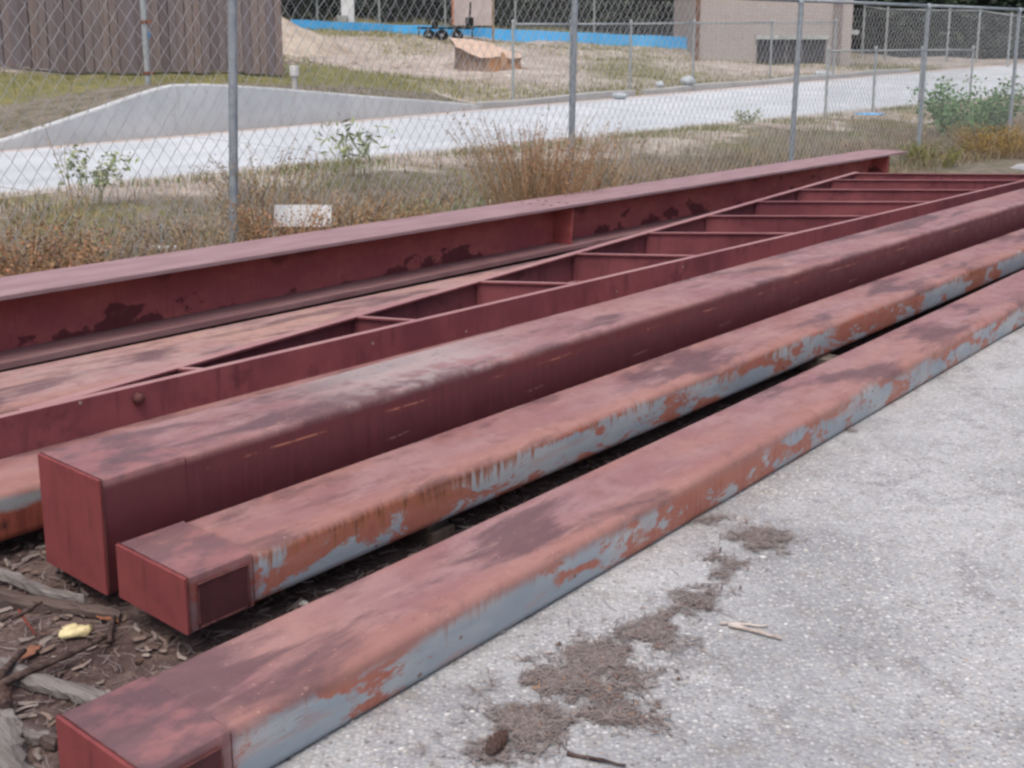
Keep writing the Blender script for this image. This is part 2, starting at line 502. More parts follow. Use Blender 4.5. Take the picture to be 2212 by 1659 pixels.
def tube_material(name, wd, h, seed, side='grey', pale=None, warm=0.35, tint=None):
    """weathered primer on a hollow section: x along it, y=0 the front side, z up"""
    n = NT(name); o = n.obj(); x, y, z = n.sep(o)
    om = n.map(o, (1, 1, 1), (seed * 3.7, seed * 1.3, 0))
    grain = n.noise(om, 220, 3, .7); mott = n.noise(om, 14, 5, .6)
    blot = n.noise(n.map(om, (.95, 3.0, 1)), 1.5, 8, .64, .3)
    blot2 = n.noise(n.map(om, (1.3, 2.4, 1), (5, 2, 0)), 2.6, 5, .6, .4)
    top = n.mix(n.step(blot2, .35, .65), *(tint or (S(150, 108, 108), S(164, 128, 127))))
    top = n.mix(n.mul(n.step(n.noise(n.map(om, (.7, 2, 1), (9, 0, 0)), 2.0, 5, .6), .42, .68), warm), top, S(182, 134, 114) if not tint else S(190, 148, 126))
    edge_f = n.step(n.math('SUBTRACT', y, n.math('MULTIPLY', mott, .09)), .07, -.02)
    top = n.mix(n.mul(edge_f, .5 if side != 'maroon' else .0), top, S(164, 116, 102))
    top = n.mix(n.mul(n.step(n.math('ADD', blot, n.step(x, 2.4, .6, 0, .035)), .49, .62), .8), top, S(98, 73, 76))
    top = n.mix(n.mul(n.step(mott, .5, .72), .4), top, S(122, 90, 92))
    top = n.mix(n.mul(n.step(n.noise(n.map(om, (1, 6, 1), (2, 7, 0)), 3.2, 6, .65), .58, .72), .55), top, S(186, 154, 146))
    if pale:
        pm = n.mul(n.step(x, pale[0], pale[0] + .5), n.step(x, pale[1] + .6, pale[1]), n.step(n.math('ADD', mott, n.math('MULTIPLY', y, 1.2)), .42, .75))
        top = n.mix(n.mul(pm, .6), top, S(184, 174, 172))
    scr = n.noise(n.map(om, (2.2, 46, 1), (0, 0, 0), (0, 0, .12)), 4.0, 2, .5)
    top = n.mix(n.mul(n.step(scr, .74, .76), n.step(n.noise(om, 9.0, 3, .5), .55, .62), .5), top, S(196, 168, 160))
    flk = n.noise(n.map(om, (1, 1.6, 1), (8, 8, 0)), 26, 7, .7)
    top = n.mix(n.mul(n.step(flk, .60, .63), n.step(n.noise(om, 2.4, 3, .5), .44, .6), .55), top, S(110, 78, 78))
    top = n.mix(n.mul(n.step(flk, .38, .35), n.step(n.noise(n.map(om, (1, 1, 1), (4, 1, 0)), 2.0, 3, .5), .46, .6), .45), top, S(190, 150, 138))
    top = n.mix(n.mul(n.step(n.voro(om, 55, 'Distance'), .20, .10), n.step(n.noise(om, 7, 3, .5), .52, .62), .6), top, S(92, 62, 60))
    top = n.mix(n.mul(n.step(n.voro(n.map(om, (1, 1, 1), (3, 3, 3)), 33, 'Distance'), .12, .06), .6), top, S(196, 166, 152))
    vs = n.noise(n.map(om, (26, 1, 2.2)), 2.2, 4, .6)          # streaks running down
    if side in ('grey', 'greyrust'):
        gcol = n.mix(n.step(n.noise(n.map(om, (1.2, 1, 4)), 2.0, 4, .6), .35, .65), S(146, 158, 168), S(172, 177, 180))
        patch = n.noise(n.map(om, (1.7, 1, 4.2)), 2.4, 8, .7, .35)
        k = .475 if side == 'grey' else .49
        patch = n.math('ADD', patch, n.math('MULTIPLY', n.math('SUBTRACT', n.noise(n.map(om, (.55, 0, 0), (11, 0, 0)), 1.3, 2, .5), .5), .55))
        if side == 'grey':
            patch = n.math('SUBTRACT', patch, n.mul(n.step(x, .15, .3), n.step(x, 1.75, 1.2), .10))
        else:
            patch = n.math('ADD', patch, n.mul(n.step(x, 1.0, .5), .04))
        sc = n.mix(n.step(patch, k, k + .05), gcol, n.mix(n.step(vs, .35, .65), S(164, 98, 84), S(172, 112, 94)))
        rs = n.math('ADD', vs, n.math('MULTIPLY', n.math('SUBTRACT', z, h * .55), 1.6 / h * .32))
        rs = n.math('ADD', rs, n.mul(n.step(x, 1.3, .4), .12 if side == 'greyrust' else .0))
        rs = n.math('ADD', rs, n.math('MULTIPLY', n.math('SUBTRACT', n.noise(n.map(om, (.8, 1, 1), (3, 3, 3)), 1.6, 3, .5), .5), .8 if side == 'greyrust' else .5))
        sc = n.mix(n.mul(n.step(rs, .60, .74), .85 if side == 'greyrust' else .5), sc, S(154, 98, 72))
        sc = n.mix(n.mul(n.step(rs, .74, .86), .75 if side == 'greyrust' else .3), sc, S(104, 62, 50))
        sc = n.mix(n.mul(n.step(n.voro(n.map(om, (1, 1, 1.4)), 9, 'Distance'), .10, .05), .8), sc, S(120, 72, 52))
        sm = n.noise(n.map(om, (2.2, 1, 9), (6, 0, 2)), 2.0, 5, .6)
        sc = n.mix(n.mul(n.step(sm, .52, .66), .35), sc, S(178, 128, 112))
        ln = n.noise(n.map(om, (1.6, 1, 26), (0, 0, 0), (0, .16, 0)), 2.6, 2, .5)
        sc = n.mix(n.mul(n.step(n.math('ABSOLUTE', n.math('SUBTRACT', ln, .5)), .008, .003), n.step(n.noise(om, 2.2, 3, .5), .54, .6), .7), sc, S(120, 76, 66))
    elif side == 'maroon':
        sc = n.mix(n.step(vs, .3, .7), S(88, 42, 48), S(98, 48, 53))
        sc = n.mix(n.mul(n.step(n.noise(n.map(om, (60, 1, 3)), 3, 3, .6), .5, .75), .4), sc, S(112, 57, 60))
        w1 = n.noise(n.map(om, (.9, 0, 0)), 3, 3, .6)
        line = n.step(n.math('ABSOLUTE', n.math('SUBTRACT', z, n.math('ADD', h - .062, n.math('MULTIPLY', n.math('SUBTRACT', w1, .5), .03)))), .0045, .0015)
        sc = n.mix(n.mul(line, n.step(n.noise(n.map(om, (1, 0, 0), (4, 0, 0)), 2.2, 5, .75), .50, .58), .8), sc, S(190, 128, 106))
        fx = n.math('SUBTRACT', n.math('FRACT', n.math('MULTIPLY', x, 1 / .74)), .5)
        dash = n.mul(n.step(n.math('ABSOLUTE', fx), .085, .06), n.step(n.math('ABSOLUTE', n.math('SUBTRACT', n.math('SUBTRACT', z, n.math('MULTIPLY', fx, .03)), h * .52)), .005, .002),
                     n.step(n.noise(n.map(om, (40, 1, 60)), 2, 3, .6), .42, .55), n.step(x, .9, 1.0))
        sc = n.mix(n.mul(dash, .7), sc, S(150, 112, 110))
        glow = n.mul(n.step(z, h - .10, h - .055), n.step(n.noise(n.map(om, (.5, 1, 1)), 1.4, 4, .6), .42, .6))
        sc = n.mix(n.mul(glow, .25), sc, S(130, 60, 56))
    else:
        sc = n.mix(n.step(vs, .4, .65), S(150, 82, 66), S(128, 66, 56))
        sc = n.mix(n.step(n.math('ADD', z, n.math('MULTIPLY', mott, .05)), h - .045, h - .02), sc, S(150, 152, 154))
        sc = n.mix(n.step(n.noise(n.map(om, (4, 1, 3)), 2, 4, .6), .56, .66), sc, S(72, 46, 46))
    cut = n.math('ADD', z, n.math('MULTIPLY', n.math('SUBTRACT', n.noise(n.map(om, (.75, 1, 1)), 2.6, 6, .62), .5), .10 if side != 'maroon' else .02))
    c = n.mix(n.step(cut, h - (.052 if side == 'grey' else .036), h - .008), sc, top)
    if side != 'rust':
        e = n.step(n.math('ADD', x, n.math('MULTIPLY', n.math('SUBTRACT', n.noise(n.map(om, (1, 3, 1)), 5, 5, .6), .5), .06 if h < .3 else .1)), .23 if h < .3 else .30, .19 if h < .3 else .24)      # painted end zone
        endtop = n.mix(n.step(n.noise(n.map(om, (4, 6, 1)), 1.6, 6, .58), .42, .58), S(152, 104, 104), S(106, 80, 84))
        endc = n.mix(n.step(z, h - .03, h - .01), S(118, 60, 60) if h < .3 else S(94, 45, 50), endtop)
        c = n.mix(n.mul(e, .75), c, endc)
    c = n.mix(n.mul(n.step(grain, .5, .78), .3), c, n.mix(1.0, c, S(214, 196, 192), 'MULTIPLY'))
    b = n.bump(mott, .15, .004, n.bump(grain, .25, .0015))
    return n.out(c, n.step(mott, .3, .7, .42, .62), b, 0.0, .5)


def red_plate_material(name, a, b, dark):
    n = NT(name); o = n.obj()
    v = n.noise(n.map(o, (12, 12, 1.6)), 2.2, 5, .6); f = n.noise(o, 9, 5, .6); g = n.noise(o, 200, 3, .7)
    c = n.mix(n.step(f, .32, .68), a, b)
    c = n.mix(n.mul(n.step(v, .55, .72), .45), c, dark)
    c = n.mix(n.mul(n.step(n.noise(o, 26, 5, .7), .6, .72), .5), c, dark)
    return n.out(c, .68, n.bump(g, .25, .0015, n.bump(f, .2, .004)), 0, .3)


M_END = red_plate_material('red_end_plate', S(140, 72, 72), S(128, 64, 66), S(92, 48, 52))
M_COVER = red_plate_material('dark_cover_plate', S(84, 45, 49), S(74, 41, 45), S(62, 37, 41))
M_WELD = red_plate_material('weld_bead', S(104, 62, 60), S(84, 50, 50), S(62, 40, 42))


M_MAROON = red_plate_material('maroon_cover_plate', S(90, 43, 48), S(84, 41, 46), S(72, 38, 42))


def bead(m, pts, r):
    """lumpy weld bead along a polyline"""
    out = []; rr = []
    for a, b in zip(pts[:-1], pts[1:]):
        a, b = Vector(a), Vector(b); k = max(2, int((b - a).length / .012))
        for i in range(k):
            out.append(a.lerp(b, i / k) + Vector((random.uniform(-1, 1), random.uniform(-1, 1), random.uniform(-1, 1))) * r * .25); rr.append(r * random.uniform(.65, 1.2))
    out.append(Vector(pts[-1])); rr.append(r)
    m.tube(out, rr, 5)


def hollow_section(name, origin, yaw, wd, h, length, mat, label, cat, group, cover=None, capped=True, r=.028):
    root = empty(name, origin, RZB(yaw))
    tag(root, label, cat, group)
    m = MB(); m.prism(round_rect(wd, h, r), (.2055 if h < .3 else .2705) if capped else 0, length)
    m.build('tube_wall', mat, root, smoothing=True).data.set_sharp_from_angle(angle=math.radians(35))
    if capped:
        xe = .205 if h < .3 else .27
        m = MB(); m.box(0, .009, .0, wd, .0, h); m.build('end_plate', M_END, root, bevel=.002)
        m = MB(); m.prism(round_rect(wd, h, .006, 3), .0092, xe)
        ec = m.build('end_collar', mat, root, smoothing=True); ec.data.set_sharp_from_angle(angle=math.radians(35)); ec['label'] = 'square cornered end collar'
        m = MB(); bead(m, [(xe, -.002, .01), (xe, -.001, h - .012), (xe, .012, h - .001), (xe, wd, h - .0012)], .0013); m.build('weld_bead', M_WELD, root, smoothing=True)
        m = MB(); bead(m, [(.010, -.002, .01), (.010, -.002, h), (.010, wd, h + .001)], .0022)
        m.build('weld_bead', M_WELD, root, smoothing=True)
    if cover:
        x0, x1, z0, z1 = cover
        m = MB(); m.box(x0, x1, -.0075, .004, z0, z1)
        cp = m.build('cover_plate', M_COVER if h < .3 else M_MAROON, root, bevel=.002)
        m = MB(); bead(m, [(x0, -.007, z0), (x0, -.007, z1), (x1, -.007, z1), (x1, -.007, z0), (x0, -.007, z0)], .0035 if h < .3 else .002)
        m.build('weld_bead', M_WELD, cp, smoothing=True)
    return root


G = 'steel members laid side by side on the ground'
hollow_section('steel_tube', (-.706, 1.929, .009), .694, .319, .153, 13.0, tube_material('tube_paint_near', .319, .153, 1, 'grey'),
               'nearest flat red and blue grey steel tube lying on the gravel edge', 'steel tube', G, (.035, .175, .012, .128))
hollow_section('steel_tube', (-.814, 2.609, .085), .709, .319, .153, 13.0, tube_material('tube_paint_rust', .319, .153, 2, 'greyrust'),
               'second flat steel tube from the front with rust streaked grey side', 'steel tube', G, (.035, .185, .012, .128))
hollow_section('steel_tube', (-1.112, 2.875, .06), .706, .33, .333, 13.0, tube_material('tube_paint_maroon', .33, .333, 3, 'maroon', (.7, 1.5), warm=.25),
               'tall square steel tube with dark maroon side and pink top', 'steel tube', G, None, r=.017)
q = wl(-3.26, .6, .06)
hollow_section('steel_tube', q, YB, .32, .16, 9.0, tube_material('tube_paint_back', .32, .16, 4, 'rust'),
               'pink topped steel tube half hidden behind the tall square tube', 'steel tube', G, None, False)
q = wl(-4.30, -1.2, .004)
hollow_section('steel_tube', q, YB, .55, .15, 8.2, tube_material('tube_paint_orange', .55, .15, 6, 'rust', None, warm=.5, tint=(S(160, 122, 120), S(176, 144, 138))),
               'pale orange topped steel tube beside the wide flange beam', 'steel tube', G, None, False)


def beam_web_material(name, h):
    n = NT(name); o = n.obj(); x, y, z = n.sep(o)
    f = n.noise(n.map(o, (1, 1, 2)), 2.4, 5, .6); v = n.noise(n.map(o, (40, 1, 3)), 2.4, 3, .6); g = n.noise(o, 160, 3, .7)
    c = n.mix(n.step(f, .35, .65), S(168, 88, 90), S(188, 106, 100))
    c = n.mix(n.mul(n.step(v, .5, .75), .35), c, S(128, 64, 68))
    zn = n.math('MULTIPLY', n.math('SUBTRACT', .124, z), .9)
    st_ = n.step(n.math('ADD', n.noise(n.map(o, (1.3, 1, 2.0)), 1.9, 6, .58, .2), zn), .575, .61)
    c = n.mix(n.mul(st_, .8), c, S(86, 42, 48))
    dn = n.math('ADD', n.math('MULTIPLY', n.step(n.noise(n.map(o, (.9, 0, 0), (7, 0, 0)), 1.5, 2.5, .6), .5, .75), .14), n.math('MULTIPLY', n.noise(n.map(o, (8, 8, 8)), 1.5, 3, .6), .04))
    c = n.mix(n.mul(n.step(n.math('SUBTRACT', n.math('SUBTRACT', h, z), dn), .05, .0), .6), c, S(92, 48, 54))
    return n.out(c, .7, n.bump(g, .2, .0015, n.bump(f, .2, .006)), 0, .3)


def flange_material(name, a, b, c_):
    n = NT(name); o = n.obj()
    f = n.noise(n.map(o, (.9, 4, 4)), 2.2, 5, .6); s_ = n.noise(n.map(o, (1.5, 26, 1)), 2, 4, .6); g = n.noise(o, 170, 3, .7)
    c = n.mix(n.step(f, .35, .65), a, b)
    c = n.mix(n.mul(n.step(s_, .5, .72), .5), c, c_)
    return n.out(c, .72, n.bump(g, .2, .0015), 0, .3)


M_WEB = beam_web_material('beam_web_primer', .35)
M_FLANGE = flange_material('beam_flange_primer', S(150, 122, 126), S(166, 138, 142), S(136, 104, 110))
M_LOWFL = flange_material('beam_lower_flange', S(136, 100, 102), S(152, 120, 120), S(118, 80, 84))
M_DARK = simple('hole_shade', S(40, 26, 28), rough=.9)

# wide-flange beam
bx0, blen, bh, bw, tf, tw = 0.0, 15.5, .35, .47, .024, .016
beam = empty('wide_flange_beam', wl(-5.235, -1.6, .05), RZB(YB - .0092))
tag(beam, 'long red wide flange beam lying in front of the chain link fence', 'steel beam', G)
m = MB(); m.box(0, blen, 0, bw, bh - tf, bh); m.build('top_flange', M_FLANGE, beam, bevel=.003)
m = MB(); m.box(0, blen, .004, bw - .004, -.012, tf); m.build('bottom_flange', M_LOWFL, beam, bevel=.003)
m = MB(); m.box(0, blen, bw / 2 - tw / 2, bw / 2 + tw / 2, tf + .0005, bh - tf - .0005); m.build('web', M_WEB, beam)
for xs, nm in ((8.62, 'stiffener_plate'), (14.95, 'stiffener_plate')):
    m = MB(); m.add([(xs, .05, tf + .001), (xs + .014, .05, tf + .001), (xs + .014, bw / 2 - tw / 2 - .001, tf + .001), (xs, bw / 2 - tw / 2 - .001, tf + .001),
                     (xs, .03, bh - tf - .001), (xs + .014, .03, bh - tf - .001), (xs + .014, bw / 2 - tw / 2 - .001, bh - tf - .001), (xs, bw / 2 - tw / 2 - .001, bh - tf - .001)],
                    [(3, 2, 1, 0), (4, 5, 6, 7), (0, 1, 5, 4), (1, 2, 6, 5), (2, 3, 7, 6), (3, 0, 4, 7)])
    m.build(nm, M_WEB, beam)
for xs in (8.42, 8.62):
    for yy in (.09, .17, .30, .38):
        m = MB(); m.tube([(xs, yy, bh - .004), (xs, yy, bh + .0015)], .014, 10); m.build('hole_disc', M_DARK, beam)  # raised dark discs; the shade inside open holes is put into their colour


# tapered frame of channels resting on the tubes
def frame_material():
    n = NT('frame_primer'); o = n.pos()
    f = n.noise(o, 1.7, 5, .6); v = n.noise(n.map(o, (9, 9, 1.2)), 2.2, 4, .6); g = n.noise(o, 160, 3, .7)
    c = n.mix(n.step(f, .36, .62), S(112, 60, 66), S(138, 78, 82))
    c = n.mix(n.mul(n.step(v, .52, .72), .5), c, S(92, 48, 54))
    c = n.mix(n.mul(n.step(n.noise(o, 5, 5, .65), .56, .7), .6), c, S(88, 46, 52))
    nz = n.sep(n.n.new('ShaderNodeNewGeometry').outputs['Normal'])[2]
    c = n.mix(n.step(nz, .6, .8), c, n.mix(n.step(f, .35, .65), S(160, 118, 120), S(174, 136, 134)))   # paler, pinker colour on upward-facing surfaces
    return n.out(c, .7, n.bump(g, .2, .0015, n.bump(f, .2, .006)), 0, .3)


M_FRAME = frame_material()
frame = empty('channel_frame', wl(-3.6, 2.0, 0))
tag(frame, 'red ladder like frame of steel channels with slanted cross members', 'steel frame', G)
inv = Matrix.Translation(-frame.location)


def channel(name, a, b, z0, z1, fl, side, parent=None, t=.012):
    """channel on edge from plan point a to b; flanges of width fl towards `side` (+1 left of a->b)"""
    a = np.array(a[:2] if len(a) > 1 else a); b = np.array(b[:2])
    d = (b - a) / np.linalg.norm(b - a); nrm = np.array([-d[1], d[0]]) * side
    L_ = float(np.linalg.norm(b - a))
    pr = [(0, z0), (fl, z0), (fl, z0 + t), (t, z0 + t), (t, z1 - t), (fl, z1 - t), (fl, z1), (0, z1)]
    vs = []
    for x_ in (0, L_):
        for yy, zz in pr:
            p_ = a + d * x_ + nrm * yy
            vs.append((p_[0] - frame.location.x, p_[1] - frame.location.y, zz))
    n_ = len(pr)
    fs = [(k, (k + 1) % n_, n_ + (k + 1) % n_, n_ + k) for k in range(n_)] + [tuple(range(n_)), tuple(range(n_, 2 * n_))]
    m_ = MB(); m_.add(vs, fs)
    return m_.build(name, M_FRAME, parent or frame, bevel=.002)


FZ0, FZ1 = .16, .352
near_w = lambda l: float(np.interp(l, [-2, 2.4, 5, 8, 12.5, 16], [-3.62, -3.60, -3.555, -3.44, -3.33, -3.24]))
nr = [(wl(near_w(l), l, 0)) for l in (-1.4, 14.6)]
near_a, near_b = wl(-3.655, -1.4, 0), wl(-3.235, 15.0, 0)
nl = lambda l: near_a + (near_b - near_a) * (l + 1.4) / 16.4
channel('side_rail', near_a, near_b, FZ0, FZ1, .035, 1)
far_a, far_b = wl(-3.63, 1.7, 0), wl(-4.975, 11.42, 0)
fp = lambda l: far_a + (far_b - far_a) * (l - 1.7) / 9.72
channel('side_rail', far_a, far_b, FZ0 + .001, FZ1 - .001, .05, -1)
mem = [(2.346, 2.447), (3.392, 3.55), (4.382, 4.711), (5.42, 5.875), (6.419, 7.10), (7.435, 8.266), (8.474, 9.449), (9.536, 10.62), (10.541, 11.75), (11.317, 12.55)]
for lf, lnr in mem:
    a = fp(lf); b = nl(lnr)
    d = (b - a) / np.linalg.norm(b - a)
    channel('cross_member', a + d * .02, b - d * .02, FZ0 + .003, FZ1 - .003, .026, -1)
# knobs and bolt holes on the near rail
for (px_, py_, r_, big) in ((297, 860, .020, True), (173, 870, .007, False), (1007, 716, .006, False), (1332, 630, .006, False), (1475, 577, .006, False), (805, 742, .007, False)):
    d = ray(px_, py_); nn = np.array([near_b[1] - near_a[1], -(near_b[0] - near_a[0]), 0]); nn /= np.linalg.norm(nn)
    P = EYEV + d * (((near_a - EYEV) @ nn) / (d @ nn))
    m = MB()
    c0 = Vector(tuple(P)) - frame.location
    nv = Vector(tuple(nn))
    if nv.dot(Vector((0, -1, 0))) < 0: nv = -nv
    if big: m.tube([c0 - nv * .005, c0 + nv * .012, c0 + nv * .024, c0 + nv * .03], [r_ * 1.15, r_ * 1.15, r_ * .9, r_ * .4], 8)
    else: m.tube([c0 - nv * .004, c0 + nv * .003], r_, 8)
    m.build('bolt' if big else 'rivet', M_WELD if big else simple('rivet_paint', S(166, 140, 134), rough=.7), frame, smoothing=big)

# timber under the steel
M_TIMBER = simple('timber_grey', S(118, 108, 100), S(84, 76, 72), 3, .9, .5, (6, 1, 1))
m = MB(); m.box(0, .12, 0, .5, 0, .0745)
t_ = m.build('timber_block', M_TIMBER, None, wl(-2.16, 5.0, .01), RZB(YB), bevel=.004)
tag(t_, 'grey timber block wedged between the two flat tubes', 'timber')
m = MB(); m.box(0, .10, 0, 1.28, 0, .0575)
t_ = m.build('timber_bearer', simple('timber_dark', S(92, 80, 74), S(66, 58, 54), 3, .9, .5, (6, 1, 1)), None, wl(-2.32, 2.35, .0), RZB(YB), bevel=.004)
tag(t_, 'dark timber bearer in the shadow under the front of the tall tube', 'timber')
m = MB(); m.box(.005, .095, .03, .33, .058, .0845); m.build('shim', M_TIMBER, t_)

# ------------------------------------------------------------------ chain link fences
def galv(name, a, b):
    n = NT(name); o = n.pos()
    c = n.mix(n.step(n.noise(o, 14, 4, .6), .35, .65), a, b)
    c = n.mix(n.mul(n.step(n.noise(n.map(o, (1, 1, .4)), 5, 5, .6), .58, .72), .5), c, S(128, 122, 116))
    return n.out(c, .55, None, .0, .4)


M_GALV = galv('galvanised_post', S(140, 150, 158), S(160, 168, 174))
M_WIRE = galv('galvanised_wire', S(176, 178, 180), S(196, 198, 200))
M_GALVF = galv('galvanised_far', S(150, 158, 160), S(168, 174, 176))


def chain_mesh(name, parent, org, du, length, z0f, height, a, b, r, mat, tri=True):
    """woven wire panel: zigzag wires; org plan point, du unit direction"""
    nw = int(length / a); nk = int(height / b)
    k = np.arange(nk + 1)
    V = []; F = []; base = 0
    nrm = np.array([-du[1], du[0]])
    I = np.arange(nw)
    ph = (I[:, None] + k[None]) % 2                              # interlock with the neighbour
    U = (I[:, None] + np.where(I[:, None] % 2 == 0, k[None] % 2, 1 - k[None] % 2)) * a
    U = U + .004 * np.sin(k[None] * 2.1 + I[:, None] * 1.3)
    off = np.where(k[None] % 2 == 0, 1, -1) * r * .9
    Z = k[None] * b + 0 * U
    sag = .012 * np.sin(U * 1.1) * np.sin(Z * 1.7)
    X = org[0] + du[0] * U + nrm[0] * (off + sag); Y = org[1] + du[1] * U + nrm[1] * (off + sag)
    Z = Z + z0f(U)
    P = np.stack([X, Y, Z], -1)                                  # nw, nk+1, 3
    A, B = P[:, :-1], P[:, 1:]
    rise = (U[:, 1:] > U[:, :-1])[..., None]                     # strands leaning one way lie in front and read thicker
    rr = np.where(rise, r * 1.15, r * .72)
    n3 = np.array([nrm[0], nrm[1], 0]); d3 = np.array([du[0], du[1], 0])
    tang = np.where(rise, d3 * b + np.array([0, 0, -a]), d3 * b + np.array([0, 0, a]))
    tang = tang / np.linalg.norm(tang, axis=-1, keepdims=True)
    n_ = 3; ra = []; rb = []
    for j in range(n_):
        an = 2 * math.pi * j / n_
        off3 = (n3 * math.cos(an) + tang * math.sin(an)) * rr
        ra.append(A + off3); rb.append(B + off3)
    V = np.stack(ra + rb, 2)                                     # nw, nk, 6, 3
    ii = np.arange(nw * nk * 2 * n_).reshape(-1, 2 * n_)
    fs = [np.stack([ii[:, j], ii[:, (j + 1) % n_], ii[:, n_ + (j + 1) % n_], ii[:, n_ + j]], 1) for j in range(n_)]
    o = np_mesh(name, V.reshape(-1, 3) - np.array(parent.location)[None], np.concatenate(fs), mat, parent)
    o['kind'] = 'stuff'
    return o


def post(m, base, h, r, lean=(0, 0), n=10, cap=True):
    b = Vector(tuple(map(float, base))); t_ = b + Vector((lean[0] * h, lean[1] * h, h))
    m.tube([b, t_], r, n)
    if cap: m.tube([t_ - Vector((0, 0, .02)), t_ + Vector((0, 0, .03)), t_ + Vector((0, 0, .05))], [r * 1.25, r * 1.25, r * .5], n)


# near fence
F0 = NF * FC
PT = [-2.6, .95, 4.522, 8.282, 12.531, 16.35, 20.15, 24.2, 28.3]
LEAN = {4.522: .041, 8.282: .014, 12.531: .018, 16.35: .004, .95: .05}
rail_z = lambda t: 2.248 + .0186 * (t - 13.99)
fence = empty('chain_link_fence', F0 + AL * 4.5)
tag(fence, 'tall galvanised chain link fence running behind the red beams', 'fence')
fl = np.array(fence.location)
for i, t in enumerate(PT):
    b = F0 + AL * t; g = tz(b[0], b[1]); le = LEAN.get(t, 0)
    m = MB(); post(m, (b[0] - fl[0], b[1] - fl[1], g - .1), rail_z(t) - g + .06, .031, (le, 0))
    m.build('post', M_GALV, fence, smoothing=True).data.set_sharp_from_angle(angle=math.radians(50))
    if i < len(PT) - 1:
        t2 = PT[i + 1]; b2 = F0 + AL * t2
        m = MB(); m.tube([(b[0] - fl[0], b[1] - fl[1], rail_z(t) - .02), (b2[0] - fl[0], b2[1] - fl[1], rail_z(t2) - .02)], .021, 8)
        m.build('top_rail', M_GALV, fence, smoothing=True)
        z0f = lambda U, t=t: .02 + .0186 * U + (rail_z(t) - 2.2) * 0 + (0.0186 * (t - 13.99) * 0)
        org = b - NF * .04
        gb = lambda U, t=t: rail_z(t) + .0186 * U - 2.185 + .0
        chain_mesh('chain_mesh', fence, org, AL[:2], t2 - t, gb, 2.17,   .05, .07, .0023, M_WIRE)


def far_fence(name, label, pts, h, a=.075, b=.09, r=.0035, pr=.035, mat=M_GALVF, mid=False, skip_mesh=False, group=None):
    root = empty(name, pts[0]); rl = np.array(root.location)
    tag(root, label, 'fence', group)
    for i, p_ in enumerate(pts):
        m = MB(); post(m, np.array(p_) - rl + np.array([0, 0, -.05]), h + .07, pr, n=8)
        m.build('post', mat, root, smoothing=True).data.set_sharp_from_angle(angle=math.radians(50))
        if i < len(pts) - 1:
            q_ = np.array(pts[i + 1]); p2 = np.array(p_)
            m = MB(); m.tube([p2 - rl + np.array([0, 0, h - .03]), q_ - rl + np.array([0, 0, h - .03])], .026, 6); m.build('top_rail', mat, root, smoothing=True)
            if mid: m = MB(); m.tube([p2 - rl + np.array([0, 0, h * .5]), q_ - rl + np.array([0, 0, h * .5])], .022, 6); m.build('middle_rail', mat, root, smoothing=True)
            if not skip_mesh:
                du = (q_ - p2)[:2]; L_ = float(np.linalg.norm(du)); gr = (q_[2] - p2[2]) / L_
                chain_mesh('chain_mesh', root, p2, du / L_, L_, lambda U, z=p2[2], gr=gr: z + gr * U + .03, h - .06, a, b, r, mat)
    return root


# fence behind the blue band, far across the site
pA = [on_ground(x, y) for x, y in ((540, 48), (686, 52), (820, 57), (962, 63), (1113, 71), (1283, 82), (1456, 94))]
pA = [np.array([q[0] * 1.02, q[1] * 1.02, tz(q[0] * 1.02, q[1] * 1.02)]) for q in pA]
far_fence('chain_link_fence', 'distant chain link fence behind the bright blue band', pA, 1.95, .09, .1, .005, .045)
# temporary fence on the far kerb
pB = []
for x, yb in ((984, 236), (1108, 226), (1232, 216), (1360, 203), (1496, 186), (1663, 168), (1800, 160)):
    q = on_s(x, yb, S_FAR + .55); q[2] = tz(q[0], q[1]); pB.append(q)
far_fence('chain_link_fence', 'low temporary chain link fence standing along the far kerb', pB[1:], 1.62, .075, .09, .0032, .03)
# fence on the near edge of the road, right
pC = []
for x in (1783, 1885, 1984, 2093):
    q = on_s(x, 235, S_NEAR - .12); q[2] = tz(q[0], q[1]); pC.append(q)
far_fence('chain_link_fence', 'low chain link fence on the near edge of the white road', pC, 1.36, .075, .09, .0032, .03)
pD = [on_depth(x, 120, Y) for x, Y in ((1862, 47), (1912, 46), (2045, 45), (2110, 44.5), (2178, 44), (2290, 43))]
for q in pD: q[2] = tz(q[0], q[1])
far_fence('chain_link_fence', 'distant chain link fence in front of the woods at the end of the road', pD, 2.0, .09, .1, .005, .045)

# ------------------------------------------------------------------ board fence and poles on the bank
n_ = NT('weathered_board'); o_ = n_.obj(); r_ = n_.rnd()
gcol = n_.ramp(r_, [(0, S(114, 104, 107)), (.3, S(134, 122, 121)), (.6, S(124, 117, 121)), (.8, S(138, 124, 119)), (1, S(148, 137, 134))])
om_ = n_.map(n_.n.new('ShaderNodeNewGeometry').outputs['Position'], (22, 22, 1.1))
gr_ = n_.noise(om_, 2.0, 5, .65)
gcol = n_.mix(n_.mul(n_.step(gr_, .45, .7), .6), gcol, S(92, 82, 84))
gcol = n_.mix(n_.mul(n_.step(n_.noise(om_, 4, 4, .6), .58, .72), .5), gcol, S(146, 120, 108))
M_BOARD = n_.out(gcol, .9, n_.bump(gr_, .4, .006))
fa, fb = on_depth(612, 157, 22.0), on_depth(0, 135, 20.1)
fdir = (fb - fa)[:2]; fdir = fdir / np.linalg.norm(fdir)
bf = empty('board_fence', (fa[0], fa[1], tz(fa[0], fa[1])), math.atan2(fdir[1], fdir[0]))
tag(bf, 'tall weathered grey board fence on the bank above the retaining wall', 'fence')
u = 0.0; k = 0
